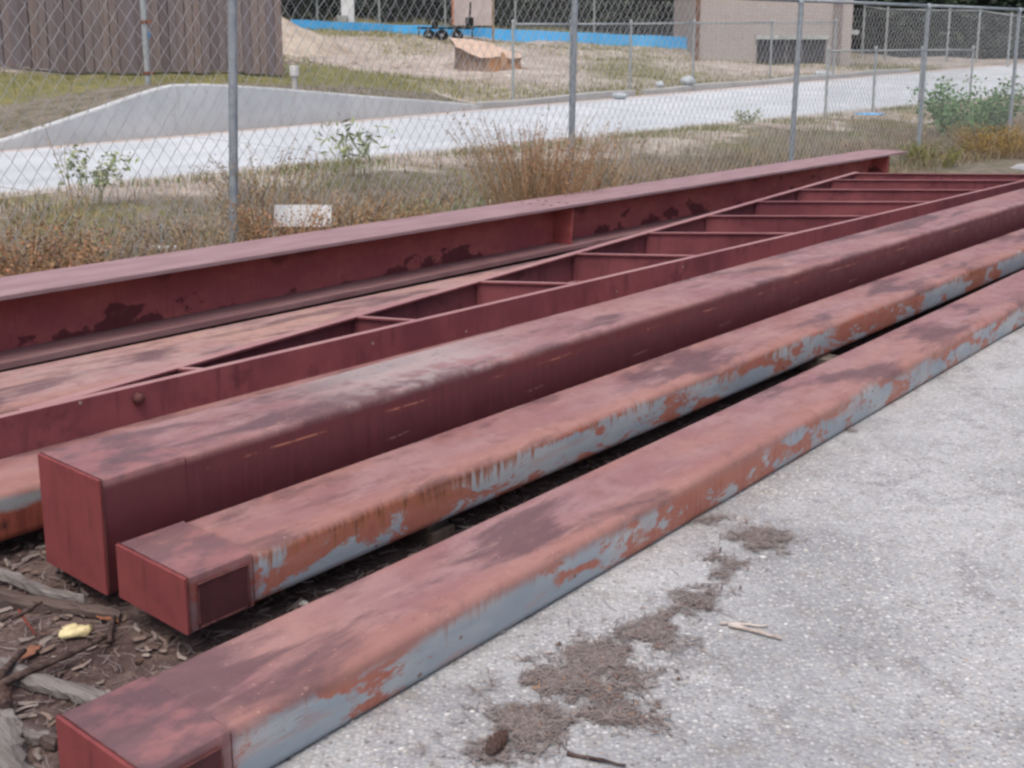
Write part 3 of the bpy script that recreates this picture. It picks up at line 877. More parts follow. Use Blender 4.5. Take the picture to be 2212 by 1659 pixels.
while u < 7.6:
    wd = random.uniform(.128, .146); gap = random.choice((.004, .007, .011, .015))
    p_ = fa[:2] + fdir * (u + wd / 2)
    zz = tz(p_[0], p_[1]) - bf.location.z + random.uniform(.02, .07)
    m = MB(); m.box(0, wd, -.012 + random.uniform(-.014, .014), .012 + random.uniform(0, .012), 0, 1.86 + random.uniform(-.02, .02))
    b_ = m.build('board', M_BOARD, bf, (u, 0, zz))
    b_.rotation_euler = (random.uniform(-.006, .006), random.uniform(-.006, .006), random.uniform(-.03, .03))
    m = MB(); m.box(-.03, .05, -.05, -.034, .02, 1.8)  # backing strip added so the gap between boards stays dark
    b2 = m.build('board', M_BOARD, bf, (u + wd, 0, zz)); b2['label'] = 'narrow board added behind the gap to keep it dark'
    u += wd + gap; k += 1
sg = 1 if (np.array([-fdir[1], fdir[0]]) @ np.array([0, 1])) > 0 else -1
for zr in (.35, 1.0, 1.6):
    m = MB(); m.box(-.0, 7.6, -.092, -.052, zr, zr + .09); m.build('back_rail', M_BOARD, bf)

q = on_depth(320, 178, 19.3); g = tz(q[0], q[1])
pole = empty('steel_pole', (q[0], q[1], g)); tag(pole, 'pale grey steel pole with rusty clamps in front of the board fence', 'pole')
m = MB(); post(m, (0, 0, -.1), 2.6, .05, (-.004, 0), 12); m.build('pole_shaft', M_GALVF, pole, smoothing=True).data.set_sharp_from_angle(angle=math.radians(50))
M_RUST = simple('rusty_metal', S(150, 104, 84), S(112, 76, 64), 20, .85)
for zc in (.16, 1.0):
    m = MB(); m.tube([(0, 0, zc), (0, 0, zc + .055)], .062, 12); m.box(.04, .115, -.02, .02, zc + .006, zc + .05); m.build('clamp', M_RUST, pole)
m = MB(); m.tube([(.062, -.02, .86), (.085, -.03, .83), (.07, -.03, .76)], .014, 6); m.build('blue_tie', simple('blue_plastic', S(70, 140, 190), rough=.5), pole)

q = on_s(637, 188, S_FAR + .5); g = tz(q[0], q[1])
pipe = empty('plastic_pipe', (q[0], q[1], g)); tag(pipe, 'short white plastic pipe with a wide cap behind the retaining wall', 'pipe')
M_PVC = simple('white_plastic', S(196, 196, 194), S(176, 176, 174), 5, .6)
m = MB(); m.tube([(0, 0, -.1), (0, 0, .3)], .05, 12); m.build('pipe_shaft', M_PVC, pipe, smoothing=True).data.set_sharp_from_angle(angle=math.radians(50))
m = MB(); m.tube([(0, 0, .27), (0, 0, .27), (0, 0, .44), (0, 0, .455)], [.05, .085, .085, .07], 12); m.build('pipe_cap', M_PVC, pipe, smoothing=True).data.set_sharp_from_angle(angle=math.radians(50))

# ------------------------------------------------------------------ site behind: sand heap, stump, blue band, board, trailer, post
def heap(name, cx_, cy_, r, h, mat, label):
    n1, n2 = 40, 16; V = []; F = []
    for j in range(n2 + 1):
        rr = r * j / n2
        for i in range(n1):
            a = 2 * math.pi * i / n1
            x_, y_ = cx_ + rr * math.cos(a) * (1 + .12 * math.sin(3 * a)), cy_ + rr * math.sin(a)
            prof = max(0, 1 - j / n2) ** 1.15
            V.append((x_, y_, tz(x_, y_) - .05 + h * prof + .09 * (float(vnoise(x_ * 2.5, y_ * 2.5, 31)) - .5) * (1 if 0 < j < n2 else 0)))
    for j in range(n2):
        for i in range(n1): F.append((j * n1 + i, j * n1 + (i + 1) % n1, (j + 1) * n1 + (i + 1) % n1, (j + 1) * n1 + i))
    o = np_mesh(name, V, F, mat, smoothing=True)
    return tag(o, label, 'sand heap')


M_SAND = simple('pale_sand', S(186, 176, 162), S(164, 150, 136), 2.5, .95, .5, bscale=14, bdist=.05)
q = on_ground(600, 112)
heap('sand_heap', q[0], q[1] + .6, 2.3, 1.05, M_SAND, 'pale sand heap beside the end of the grey board fence')

# stump
q = on_ground(1050, 150)
stump = empty('tree_stump', (q[0], q[1], q[2])); stump.scale = (1.2, 1.1, .98)
tag(stump, 'big sawn tree stump with a slanting pale top lying on the bare dirt', 'tree stump')
n1 = 28; vs = []; fs = []
def srad(a): return 1 + .12 * math.sin(3 * a + 1) + .06 * math.sin(7 * a) + .04 * math.sin(13 * a + 2)
for j, (zf, rf) in enumerate(((-.12, 1.06), (0, 1.03), (.3, .98), (.65, .97), (1.0, 1.0))):
    for i in range(n1):
        a = 2 * math.pi * i / n1; rr = srad(a) * rf
        x_, y_ = .74 * rr * math.cos(a), .62 * rr * math.sin(a)
        top = .58 - .22 * (x_ / .74) + .2 * (y_ / .62) + .03 * math.sin(5 * a)
        vs.append((x_ - (.12 if j == 4 and x_ < 0 else 0), y_, top * zf if zf > 0 else zf))
for j in range(4):
    for i in range(n1): fs.append((j * n1 + i, j * n1 + (i + 1) % n1, (j + 1) * n1 + (i + 1) % n1, (j + 1) * n1 + i))
m = MB(); m.add(vs, fs)
n_ = NT('stump_bark'); o_ = n_.obj(); bk = n_.noise(n_.map(o_, (9, 9, 1.2)), 2, 5, .65); xx = n_.sep(o_)[0]
c_ = n_.mix(n_.step(bk, .38, .62), S(122, 106, 98), S(160, 144, 132))
c_ = n_.mix(n_.mul(n_.step(n_.math('ADD', xx, n_.math('MULTIPLY', n_.noise(o_, 3, 4, .6), .5)), .2, .5), n_.step(n_.noise(o_, 4, 3, .5), .36, .56)), c_, S(176, 134, 98))
m.build('bark', n_.out(c_, .9, n_.bump(bk, .8, .03)), stump, smoothing=True)
m = MB(); tv = [vs[4 * n1 + i] for i in range(n1)]; cv = (sum(p[0] for p in tv) / n1, sum(p[1] for p in tv) / n1, sum(p[2] for p in tv) / n1 + .05)
m.add([(p[0], p[1], p[2] + .004) for p in tv] + [(p[0] * .6, p[1] * .6, p[2] * .6 + cv[2] * .4 + .03 * math.sin(i)) for i, p in enumerate(tv)] + [cv],
      [(i, (i + 1) % n1, n1 + (i + 1) % n1, n1 + i) for i in range(n1)] + [(n1 + i, n1 + (i + 1) % n1, 2 * n1) for i in range(n1)])
m.build('sawn_face', simple('sawn_wood', S(206, 186, 172), S(192, 164, 142), 4, .85, .4, (1, 6, 1)), stump)
for (a0, r0, hgt) in ((-.35, .80, .36), (-.9, .84, .5), (.1, .82, .3)):
    m = MB(); x_, y_ = .74 * r0 * math.cos(a0) * 1.1, .62 * r0 * math.sin(a0) * 1.1
    m.add([(x_ - .1, y_ - .05, 0), (x_ + .12, y_ - .03, 0), (x_ + .1, y_ + .09, 0), (x_ - .08, y_ + .08, 0), (x_ - .06, y_, hgt), (x_ + .04, y_ + .01, hgt * .8), (x_ + .03, y_ + .05, hgt * .85), (x_ - .04, y_ + .05, hgt)],
          [(3, 2, 1, 0), (4, 5, 6, 7), (0, 1, 5, 4), (1, 2, 6, 5), (2, 3, 7, 6), (3, 0, 4, 7)])
    m.build('split_slab', simple('split_wood', S(176, 146, 120), S(152, 126, 108), 5, .85), stump)

# blue band
M_BLUE = simple('blue_sheet', S(88, 184, 250), S(100, 192, 252), 1.2, .5, .3, bscale=3, bdist=.05)
bp = [(628, 62), (740, 66), (850, 72), (960, 78), (1060, 84), (1160, 88), (1260, 93), (1380, 100), (1502, 108)]
bq = [on_ground(x, y) for x, y in bp]
m = MB(); vs = []; fs = []
fine_pts = []
for a, b in zip(bq[:-1], bq[1:]):
    for k in range(6): fine_pts.append(a + (b - a) * k / 6)
fine_pts.append(bq[-1])
bzz = np.polyval(np.polyfit(np.arange(len(fine_pts)), [tz(p_[0], p_[1]) for p_ in fine_pts], 2), np.arange(len(fine_pts)))
for i, p_ in enumerate(fine_pts):
    zz = bzz[i]; hh = .27 + .17 * i / 48 + .01 * math.sin(i * .9); wv = .02 * math.sin(i * 1.7)
    for dy, dz in ((wv, -.3), (.05 + wv, -.3), (.05 + wv, hh), (wv, hh)): vs.append((p_[0], p_[1] + dy, zz + dz))
for i in range(len(fine_pts) - 1):
    for k in range(4): fs.append((4 * i + k, 4 * i + (k + 1) % 4, 4 * i + 4 + (k + 1) % 4, 4 * i + 4 + k))
fs += [(3, 2, 1, 0), tuple(4 * (len(fine_pts) - 1) + k for k in range(4))]
m.add(vs, fs)
tag(m.build('blue_barrier', M_BLUE), 'long low bright blue sheet barrier at the foot of the distant fence', 'barrier')

# white plywood board on posts
q = on_ground(1020, 82); Yb = q[1] - .8
gz = tz(on_depth(1020, 60, Yb)[0], Yb)
x0, x1 = on_depth(976, 20, Yb)[0], on_depth(1064, 20, Yb)[0]
zb_ = on_depth(1020, 55, Yb)[2]
bd = empty('notice_board', ((x0 + x1) / 2, Yb, gz)); tag(bd, 'white painted plywood board on tan posts near the blue band', 'board')
hw = (x1 - x0) / 2
m = MB(); m.box(-hw + .07, hw - .03, -.02, .0, zb_ - gz, zb_ - gz + 1.25); m.build('panel', simple('white_board', S(204, 192, 188), S(186, 172, 168), 1.6, .8), bd)
m = MB(); m.box(-hw, -hw + .07, -.03, .03, zb_ - gz + .02, zb_ - gz + 1.25); m.build('edge_strip', simple('orange_edge', S(198, 138, 108), S(180, 120, 96), 3, .8), bd)
for xx in (-hw + .12, hw - .03):
    m = MB(); m.box(xx, xx + .09, .002, .09, -.2, zb_ - gz + 1.2); m.build('post', simple('tan_post', S(160, 144, 124), S(140, 124, 106), 3, .85), bd)

# black trailer frame in front of it
q = on_ground(962, 88); tr = empty('utility_trailer', (q[0], q[1], q[2])); tag(tr, 'black utility trailer frame with small wheels in front of the white board', 'trailer')
M_BLK = simple('black_metal', S(42, 42, 46), S(30, 30, 34), 4, .6)
sc_ = q[1] / FPX
m = MB()
for yy in (-.28, .28): m.box(-.95, 1.0, yy - .025, yy + .025, .40, .46)
for xx in (-.9, -.3, .35, .95): m.box(xx - .02, xx + .02, -.28, .28, .405, .455); m.box(xx - .02, xx + .02, -.3, -.26, .1, .40)
m.build('chassis', M_BLK, tr)
for xx in (-.55, -.1, .42):
    for yy in (-.36, .36):
        m = MB(); m.tube([(xx, yy - .04, .19), (xx, yy - .04, .19), (xx, yy + .04, .19), (xx, yy + .04, .19)], [.06, .19, .19, .06], 14); w_ = m.build('wheel', M_BLK, tr)
        m = MB(); m.tube([(xx, yy - .05, .19), (xx, yy + .05, .19)], .05, 8); m.build('hub', M_GALVF, w_)
m = MB(); m.tube([(.85, -.28, .5), (.9, -.28, 1.3)], [.05, .03], 6); m.box(.72, 1.0, -.32, -.22, .5, .78); m.build('winch_post', M_BLK, tr)
m = MB(); m.box(-.45, -.25, -.15, .15, .46, .64); m.build('tool_box', M_BLK, tr)

# white post with grey cabinet
q = on_ground(752, 60); wp = empty('utility_post', (q[0], q[1], q[2])); tag(wp, 'wide white utility post with small grey cabinet at its foot', 'post')
m = MB(); m.box(-.22, .24, -.1, .1, -.2, 2.4); m.build('post_shaft', simple('white_paint', S(226, 228, 228), S(210, 212, 212), 2, .6), wp, bevel=.02)
m = MB(); m.box(-.34, .02, -.34, -.102, -.1, .42); m.build('cabinet', simple('grey_cabinet', S(160, 164, 160), S(146, 150, 146), 3, .6), wp, bevel=.02)

# ------------------------------------------------------------------ brick building
BY = 40.0
bl, br_ = on_depth(1508, 133, BY), on_depth(1834, 153, BY)
bg = tz((bl[0] + br_[0]) / 2, BY)
bd = empty('brick_building', (bl[0], BY, bg - .1), -.015)
tag(bd, 'tan brick building with a dark louvred opening behind the road', 'building')
BWD = br_[0] - bl[0]
n_ = NT('tan_brick'); o_ = n_.obj(); ox, oy, oz = n_.sep(o_)
bt = n_.n.new('ShaderNodeTexBrick'); n_._in(bt.inputs['Vector'], n_.comb(n_.math('ADD', ox, oy), oz, 0.0))
bt.inputs['Scale'].default_value = 1.0; bt.inputs['Brick Width'].default_value = .30; bt.inputs['Row Height'].default_value = .105; bt.inputs['Mortar Size'].default_value = .012
bt.inputs['Color1'].default_value = S(186, 178, 173); bt.inputs['Color2'].default_value = S(177, 169, 165); bt.inputs['Mortar'].default_value = S(164, 157, 154)
bc = n_.mix(n_.mul(n_.step(n_.noise(o_, 1.1, 4, .6), .4, .7), .35), bt.outputs['Color'], S(178, 168, 162))
M_BRICK = n_.out(bc, .9, n_.bump(bt.outputs['Fac'], .4, -.01))
wx0, wx1 = on_depth(1634, 100, BY)[0] - bl[0], on_depth(1784, 100, BY)[0] - bl[0]
wz0, wz1 = on_depth(1700, 150, BY)[2] - (bg - .1), on_depth(1700, 84, BY)[2] - (bg - .1)
Hb = 5.2
m = MB()
m.box(0, wx0, 0, .24, -.4, Hb); m.box(wx1, BWD, 0, .24, -.4, Hb); m.box(wx0, wx1, 0, .24, -.4, wz0); m.box(wx0, wx1, 0, .24, wz1, Hb)
m.box(BWD - .24, BWD, .24, 7, -.4, Hb); m.box(0, .24, .24, 7, -.4, Hb); m.box(.24, BWD - .24, 6.76, 7, -.4, Hb)
m.build('wall', M_BRICK, bd)
m = MB(); m.box(-.15, BWD + .2, -.2, 7.2, Hb, Hb + .25); m.build('roof', simple('roof_edge', S(120, 110, 104)), bd)
lo = empty('louvre', (wx0, .1, wz0)); lo.parent = bd
M_LOU = simple('dark_louvre', S(92, 88, 90), S(80, 76, 78), 3, .6)
m = MB(); m.box(0, wx1 - wx0, .1, .13, 0, wz1 - wz0); m.build('back_panel', simple('louvre_dark', S(58, 56, 60)), lo)
nsl = 13
for k in range(nsl):
    zc = (k + .5) * (wz1 - wz0) / nsl
    m = MB(); m.add([(0, .0, zc - .03), (wx1 - wx0, .0, zc - .03), (wx1 - wx0, .075, zc + .025), (0, .075, zc + .025), (0, .0, zc - .018), (wx1 - wx0, .0, zc - .018), (wx1 - wx0, .075, zc + .037), (0, .075, zc + .037)],
                    [(3, 2, 1, 0), (4, 5, 6, 7), (0, 1, 5, 4), (1, 2, 6, 5), (2, 3, 7, 6), (3, 0, 4, 7)])
    m.build('slat', M_LOU, lo)
for fx in (.0, .2, .42, .655, .985):
    xx = (wx1 - wx0) * fx; m = MB(); m.box(xx, xx + .05, -.03, -.002, 0, wz1 - wz0); m.build('mullion', simple('mullion_grey', S(128, 124, 124)), lo)
m = MB(); m.box(wx0 - .05, wx1 + .05, -.09, -.002, wz1 - .02, wz1 + .13); m.build('lintel', simple('pale_lintel', S(190, 196, 192)), bd)
m = MB(); m.box(wx0 - .05, wx1 + .05, -.06, -.002, wz0 - .08, wz0); m.build('sill', simple('sill_stone', S(166, 160, 156)), bd)
m = MB(); m.tube([(-.07, -.05, -.05), (-.07, -.05, 2.0), (-.05, -.05, Hb)], .075, 8); m.build('downpipe', simple('rusty_downpipe', S(142, 116, 102), S(118, 90, 78), 3, .85), bd)
m = MB(); m.box(wx1 + .18, wx1 + .48, -.05, -.002, -.3, Hb); m.build('pilaster', simple('pilaster_grey', S(140, 132, 130), S(128, 120, 120), 2), bd)
m = MB(); m.box(BWD - .02, BWD + .32, .3, .6, 1.15, 1.3); m.build('spout', simple('pale_spout', S(206, 208, 206)), bd)

# ------------------------------------------------------------------ woods behind
def leaf_cloud(P, size, up=.3, asp=.28):
    """one small quad per point, random facing"""
    n = len(P)
    a = rng.normal(size=(n, 3)); a[:, 2] *= up; a /= np.linalg.norm(a, axis=1)[:, None]
    b = rng.normal(size=(n, 3)); b -= (b * a).sum(1)[:, None] * a; b /= np.linalg.norm(b, axis=1)[:, None]
    sz = size * rng.uniform(.5, 1.4, n)[:, None]
    V = np.stack([P - a * sz * .5, P + b * sz * asp, P + a * sz * .5, P - b * sz * asp], 1).reshape(-1, 3)
    F = np.arange(4 * n).reshape(n, 4)
    return V, F


M_WOOD = island_mat('woods_foliage', [S(42, 54, 48), S(56, 70, 58), S(50, 60, 58), S(76, 88, 66), S(60, 68, 64)])
cl = []
for k in range(230):
    Y_ = rng.uniform(50, 62); X_ = rng.uniform(-22, 38)
    cz = tz(X_, Y_) + rng.uniform(.2, 7.5); n_c = 260
    cl.append(np.stack([X_ + rng.normal(0, .9, n_c), Y_ + rng.normal(0, .8, n_c), cz + rng.normal(0, .65, n_c)], 1))
for a_, b_ in zip(pA[:-1], pA[1:]):
    for k in range(16):
        c_ = a_ + (b_ - a_) * rng.uniform(0, 1); X_, Y_ = c_[0] * 1.0 + rng.normal(0, .4), c_[1] + rng.uniform(1.5, 3.6)
        cl.append(np.stack([X_ + rng.normal(0, .6, 230), Y_ + rng.normal(0, .5, 230), tz(X_, Y_) + abs(rng.normal(0, .9)) + .35 + rng.normal(0, .5, 230)], 1))
for k in range(150):
    X_, Y_ = rng.uniform(13, 36), rng.uniform(48.5, 51)
    cl.append(np.stack([X_ + rng.normal(0, .6, 230), Y_ + rng.normal(0, .5, 230), tz(X_, Y_) + abs(rng.normal(0, 1.4)) + .3 + rng.normal(0, .5, 230)], 1))
V, F = leaf_cloud(np.concatenate(cl), .42)
woods = np_mesh('woods', V, F, M_WOOD)
tag(woods, 'dark green woods filling the background beyond the distant fence', 'woods', kind='stuff')
bk = MB()
for k in range(46):
    X_, Y_ = rng.uniform(-22, 38), rng.uniform(52, 63); g = tz(X_, Y_)
    bk.tube([(X_, Y_, g - .2), (X_ + rng.uniform(-.3, .3), Y_, g + 5), (X_ + rng.uniform(-.6, .6), Y_, g + 12)], [.2, .15, .06], 7)
o = bk.build('trunks', simple('trunk_bark', S(92, 84, 80), S(70, 64, 62), 5, .9), woods, smoothing=True); o['kind'] = 'stuff'
# dense dark thicket so that no gap shows the horizon
cl = []
for k in range(120):
    Y_ = rng.uniform(62, 67); X_ = rng.uniform(-30, 46); n_c = 130
    cl.append(np.stack([X_ + rng.normal(0, 1.3, n_c), Y_ + rng.normal(0, 1, n_c), tz(X_, Y_) + rng.uniform(0, 9) + rng.normal(0, 1.0, n_c)], 1))
V, F = leaf_cloud(np.concatenate(cl), 1.1)
o = np_mesh('thicket', V, F, island_mat('thicket_foliage', [S(34, 42, 38), S(44, 54, 46), S(40, 46, 46)]), woods); o['kind'] = 'stuff'

# ------------------------------------------------------------------ grass and weeds
def blades(P, h, wd, bend=.35, lean=.25, tip=.15):
    n = len(P); P = np.asarray(P)
    a = rng.uniform(0, 2 * math.pi, n); d = np.stack([np.cos(a), np.sin(a), 0 * a], 1); s_ = np.stack([-np.sin(a), np.cos(a), 0 * a], 1)
    hh = (h * rng.uniform(.45, 1.25, n))[:, None]; w_ = (wd * rng.uniform(.6, 1.3, n))[:, None]
    le = (lean * rng.normal(0, 1, n))[:, None]; be = (bend * rng.uniform(.2, 1.2, n))[:, None]
    up = np.array([0, 0, 1.0])[None]
    m1 = P + up * hh * .55 + d * hh * le * .55; t_ = P + up * hh * (1 - be * .25) + d * hh * (le + be)
    V = np.stack([P - s_ * w_ * .5, P + s_ * w_ * .5, m1 + s_ * w_ * .4, m1 - s_ * w_ * .4, t_ + s_ * w_ * tip, t_ - s_ * w_ * tip], 1)
    i = np.arange(n)[:, None] * 6
    F = np.concatenate([i + np.array([[0, 1, 2, 3]]), i + np.array([[3, 2, 4, 5]])], 0)
    return V.reshape(-1, 3), F


def scatter(n, smin, smax, tmin, tmax, dens):
    s_ = rng.uniform(smin, smax, n); t_ = rng.uniform(tmin, tmax, n)
    P = NF[None] * (s_ + FC)[:, None] + AL[None] * t_[:, None]
    keep = rng.uniform(0, 1, n) < dens(P[:, 0], P[:, 1], s_, t_)
    P = P[keep]; P[:, 2] = terrain(P[:, 0], P[:, 1]) - .01
    return P


GREEN = [S(100, 120, 70), S(124, 138, 88), S(110, 128, 82), S(140, 146, 98), S(130, 130, 88)]
DRY = [S(152, 130, 100), S(168, 146, 116), S(136, 116, 92), S(178, 156, 124), S(146, 118, 92)]
ORANGE = [S(172, 134, 100), S(160, 126, 96), S(184, 152, 116), S(154, 128, 98), S(142, 124, 94)]
STRAW = [S(168, 156, 132), S(148, 134, 116), S(184, 172, 148), S(130, 116, 100)]
P = scatter(90000, -.5, 4.5, -1, 34, lambda X, Y, s, t: np.clip((vnoise(X * .9, Y * .9, 4) - .34) * 2.0, 0, 1) * (.35 + .65 * smooth(3.2, 4.3, s) + .3 * (s < .6)))
V, F = blades(P, .11, .010)
tag(np_mesh('verge_grass', V, F, island_mat('verge_grass_blades', GREEN + STRAW[:2])), 'thin patchy green grass on the verge between fence and road', 'grass', kind='stuff')
P = scatter(95000, -.6, 4.4, -1, 30, lambda X, Y, s, t: np.clip((vnoise(X * .7 + 5, Y * .7, 12) - .2) * 1.5, 0, 1) * (.25 + .75 * (s < 1.8)))
V, F = blades(P, .19, .006, .9, .7)
tag(np_mesh('dead_grass', V, F, island_mat('dead_grass_blades', STRAW + DRY[:3] + [S(120, 104, 96), S(104, 90, 84)])), 'matted dead straw and stems along the foot of the fence', 'dead grass', kind='stuff')
P = scatter(70000, 9.5, 27, 0, 44, lambda X, Y, s, t: np.where(t < 17, .9 * ((s > 10.9) & (s < 13.3)) * vnoise(X * 1.3, Y * 1.3, 41) + .25 * (t > 13) * (s < 11), np.clip((vnoise(X * .3, Y * .3, 21) - .42) * 2.2, 0, 1) + .9 * ((s > 22.5) & (s < 25))))
V, F = blades(P, .14, .012)
tag(np_mesh('bank_grass', V, F, island_mat('bank_grass_blades', [S(116, 120, 70), S(140, 138, 86), S(104, 112, 66), S(150, 142, 98), S(132, 124, 88)])), 'sparse yellow green grass on the bank behind the kerb', 'grass', kind='stuff')


def weed(name, label, base, h, spread, nst, mats, leaf=.03, nleaf=26, cat='weed', lean=.25, group=None, curve=.2, upper=.25, stem_r=.0028, asp=.28):
    root = empty(name, (base[0], base[1], base[2] - .01)); tag(root, label, cat, group)
    m = MB(); LP = []
    nst = int(nst * (1.7 if cat == 'weed' else 1))
    for k in range(nst):
        a = random.uniform(0, 2 * math.pi); r0 = spread * .35 * math.sqrt(random.random()); hh = h * random.uniform(.55, 1.05)
        dx, dy = math.cos(a), math.sin(a); le = random.uniform(0, lean) + r0 / max(.05, spread) * .2
        pts = []
        for j in range(5):
            u_ = j / 4; pts.append((dx * (r0 + hh * (le * u_ + curve * u_ * u_ * random.uniform(.6, 1.2))) + random.uniform(-.01, .01), dy * (r0 + hh * (le * u_ + curve * u_ * u_)) + random.uniform(-.01, .01), hh * u_ * (1 - .12 * u_ * le)))
        m.tube(pts, [stem_r * 1.3, stem_r * 1.2, stem_r, stem_r * .8, stem_r * .5], 3, False)
        for q_ in range(nleaf):
            u_ = upper + (1 - upper) * random.random() ** .8; j = min(3, int(u_ * 4)); f_ = u_ * 4 - j
            p_ = [pts[j][c] * (1 - f_) + pts[j + 1][c] * f_ for c in range(3)]
            LP.append((p_[0] + random.gauss(0, leaf * .9), p_[1] + random.gauss(0, leaf * .9), max(.01, p_[2] + random.gauss(0, leaf * .6))))
    m.build('stems', mats[0], root)
    V, F = leaf_cloud(np.array(LP), leaf, 1.0, asp)
    np_mesh('foliage', V, F, mats[1], root)
    return root


MS_DRY = island_mat('dry_stems', DRY + ORANGE[:2]); ML_DRY = island_mat('dry_heads', ORANGE + DRY + [S(150, 130, 100)])
ML_PALE = island_mat('pale_heads', STRAW + DRY + [S(150, 140, 104)])
MS_GRN = island_mat('green_stems', [S(110, 112, 78), S(124, 116, 84)]); ML_GRN = island_mat('green_leaves', [S(126, 142, 100), S(148, 158, 118), S(136, 150, 110), S(166, 168, 132)])
ML_RED = island_mat('rust_heads', [S(164, 112, 84), S(176, 128, 96), S(152, 112, 86), S(138, 118, 88), S(178, 142, 110), S(134, 124, 90)])


def base_at(x, y, s):
    q_ = on_s(x, y, s); q_[2] = tz(q_[0], q_[1]); return q_


WG = 'weeds along the fence'
weed('dry_weed', 'big bushy orange brown dry weed against the fence post in the middle', base_at(1165, 420, -.35), 1.0, 1.0, 150, (MS_DRY, ML_RED), .02, 16, lean=.32, group=WG, upper=.25, curve=.1)
weed('dry_weed', 'tall pale seeding dry weed leaning left of the middle post', base_at(1120, 420, -.25), 1.15, .8, 26, (MS_DRY, ML_PALE), .02, 18, lean=.4, group=WG, upper=.5)
weed('dry_weed', 'dry brown weed right of the middle fence post', base_at(1265, 415, -.3), .72, .7, 60, (MS_DRY, ML_DRY), .019, 12, lean=.4, group=WG)
weed('dry_weed', 'reddish brown dry weed partly covering the white panel', base_at(612, 520, -.5), .62, .6, 55, (MS_DRY, ML_RED), .022, 28, lean=.35, group=WG)
weed('dry_weed', 'pale seeding weed standing right of the left fence post', base_at(560, 520, .25), .9, .5, 26, (MS_DRY, ML_PALE), .02, 30, lean=.3, group=WG, upper=.55)
weed('dry_weed', 'low brown weed clump below the green leafy plant', base_at(830, 440, -.1), .5, .9, 50, (MS_DRY, ML_DRY), .022, 24, lean=.5, group=WG)
weed('dry_weed', 'small rusty weed just above the beam right of the white panel', base_at(905, 470, -.45), .4, .5, 26, (MS_DRY, ML_RED), .02, 22, lean=.4, group=WG)
weed('dry_weed', 'rust orange weed clump at the left edge behind the beam', base_at(50, 560, -.35), .55, .9, 110, (MS_DRY, ML_RED), .024, 26, lean=.4, group=WG)
weed('dry_weed', 'low brown weed behind the beam left of the first post', base_at(330, 560, -.4), .3, .7, 44, (MS_DRY, ML_DRY), .02, 20, lean=.5, group=WG)
weed('dry_weed', 'orange tinted grass clump below the green shrub at the right', base_at(2140, 345, -.35), .55, 1.5, 120, (MS_DRY, island_mat('amber_grass', [S(160, 140, 80), S(148, 132, 78), S(172, 136, 84), S(132, 130, 76)])), .03, 22, lean=.5, group=WG)
weed('dry_weed', 'yellow green grass tuft at the far end of the wide flange beam', base_at(2010, 355, -.3), .38, .9, 60, (MS_GRN, island_mat('tuft_leaves', [S(130, 138, 82), S(146, 140, 88), S(118, 128, 80)])), .03, 16, lean=.5, group=WG)
weed('dry_weed', 'small dry grass tuft behind the beam near its far end', base_at(1500, 380, .2), .3, .7, 40, (MS_DRY, ML_PALE), .02, 14, lean=.6, group=WG)
weed('leafy_plant', 'green plant with long drooping leaves left of the middle weeds', base_at(770, 352, 3.3), .62, .40, 16, (MS_GRN, ML_GRN), .15, 9, cat='plant', lean=.22, upper=.4, asp=.10)
weed('leafy_plant', 'spindly green sapling with pale leaves in front of the left road', base_at(190, 398, 3.3), .55, .5, 14, (MS_GRN, island_mat('pale_leaves', [S(138, 152, 108), S(156, 164, 128), S(124, 142, 98), S(174, 174, 140)])), .055, 22, cat='plant', lean=.55, upper=.45)
weed('leafy_plant', 'single tall bare weed stalk at the left edge of the road', base_at(158, 410, 3.0), .98, .12, 3, (MS_DRY, ML_PALE), .03, 8, cat='plant', lean=.12, upper=.6, stem_r=.004)
weed('leafy_shrub', 'dense green shrub behind the fence at the right edge', base_at(2092, 300, 1.0), 1.2, 1.3, 80, (MS_GRN, island_mat('shrub_leaves', [S(92, 130, 84), S(112, 150, 96), S(100, 140, 100), S(126, 154, 102), S(80, 116, 80)])), .075, 44, cat='shrub', lean=.5, upper=.15)
weed('leafy_plant', 'small green weed beside the near road edge right of the middle', base_at(1610, 268, 4.2), .3, .5, 20, (MS_GRN, ML_GRN), .05, 14, cat='plant', lean=.6)

weed('dry_weed', 'tangled mauve brown dead weed in front of the fence left of the first post', base_at(230, 545, -.2), .55, 1.2, 60, (MS_DRY, island_mat('mauve_heads', [S(130, 112, 106), S(146, 128, 118), S(118, 104, 100), S(150, 126, 104)])), .02, 20, lean=.6, group=WG)
weed('dry_weed', 'thin dead stalks close to the left side of the first fence post', base_at(430, 535, -.2), .6, .6, 30, (MS_DRY, ML_PALE), .02, 18, lean=.4, group=WG)
weed('dry_weed', 'amber weed clump behind the fence at the left edge', base_at(30, 500, .9), .5, 1.0, 60, (MS_DRY, ML_DRY), .022, 22, lean=.5, group=WG)
weed('dry_weed', 'orange brown clump right of the white panel by the fence', base_at(740, 480, -.15), .5, .8, 46, (MS_DRY, ML_DRY), .022, 22, lean=.5, group=WG)
weed('dry_weed', 'low green weed patch between the white panel and the middle weeds', base_at(960, 430, .4), .3, 1.0, 40, (MS_GRN, ML_GRN), .03, 16, lean=.7, group=WG)
weed('dry_weed', 'grey brown dead clump behind the fence right of the middle weeds', base_at(1400, 395, .9), .35, 1.1, 46, (MS_DRY, ML_PALE), .022, 16, lean=.7, group=WG)
P = scatter(46000, -.75, 3.4, -1, 22, lambda X, Y, s, t: np.clip((vnoise(X * 1.6 + 9, Y * 1.6, 33) - .45) * 2.6, 0, 1) * (1 - .6 * smooth(.6, 2.4, s)))
V, F = blades(P, .30, .0045, .6, .45)
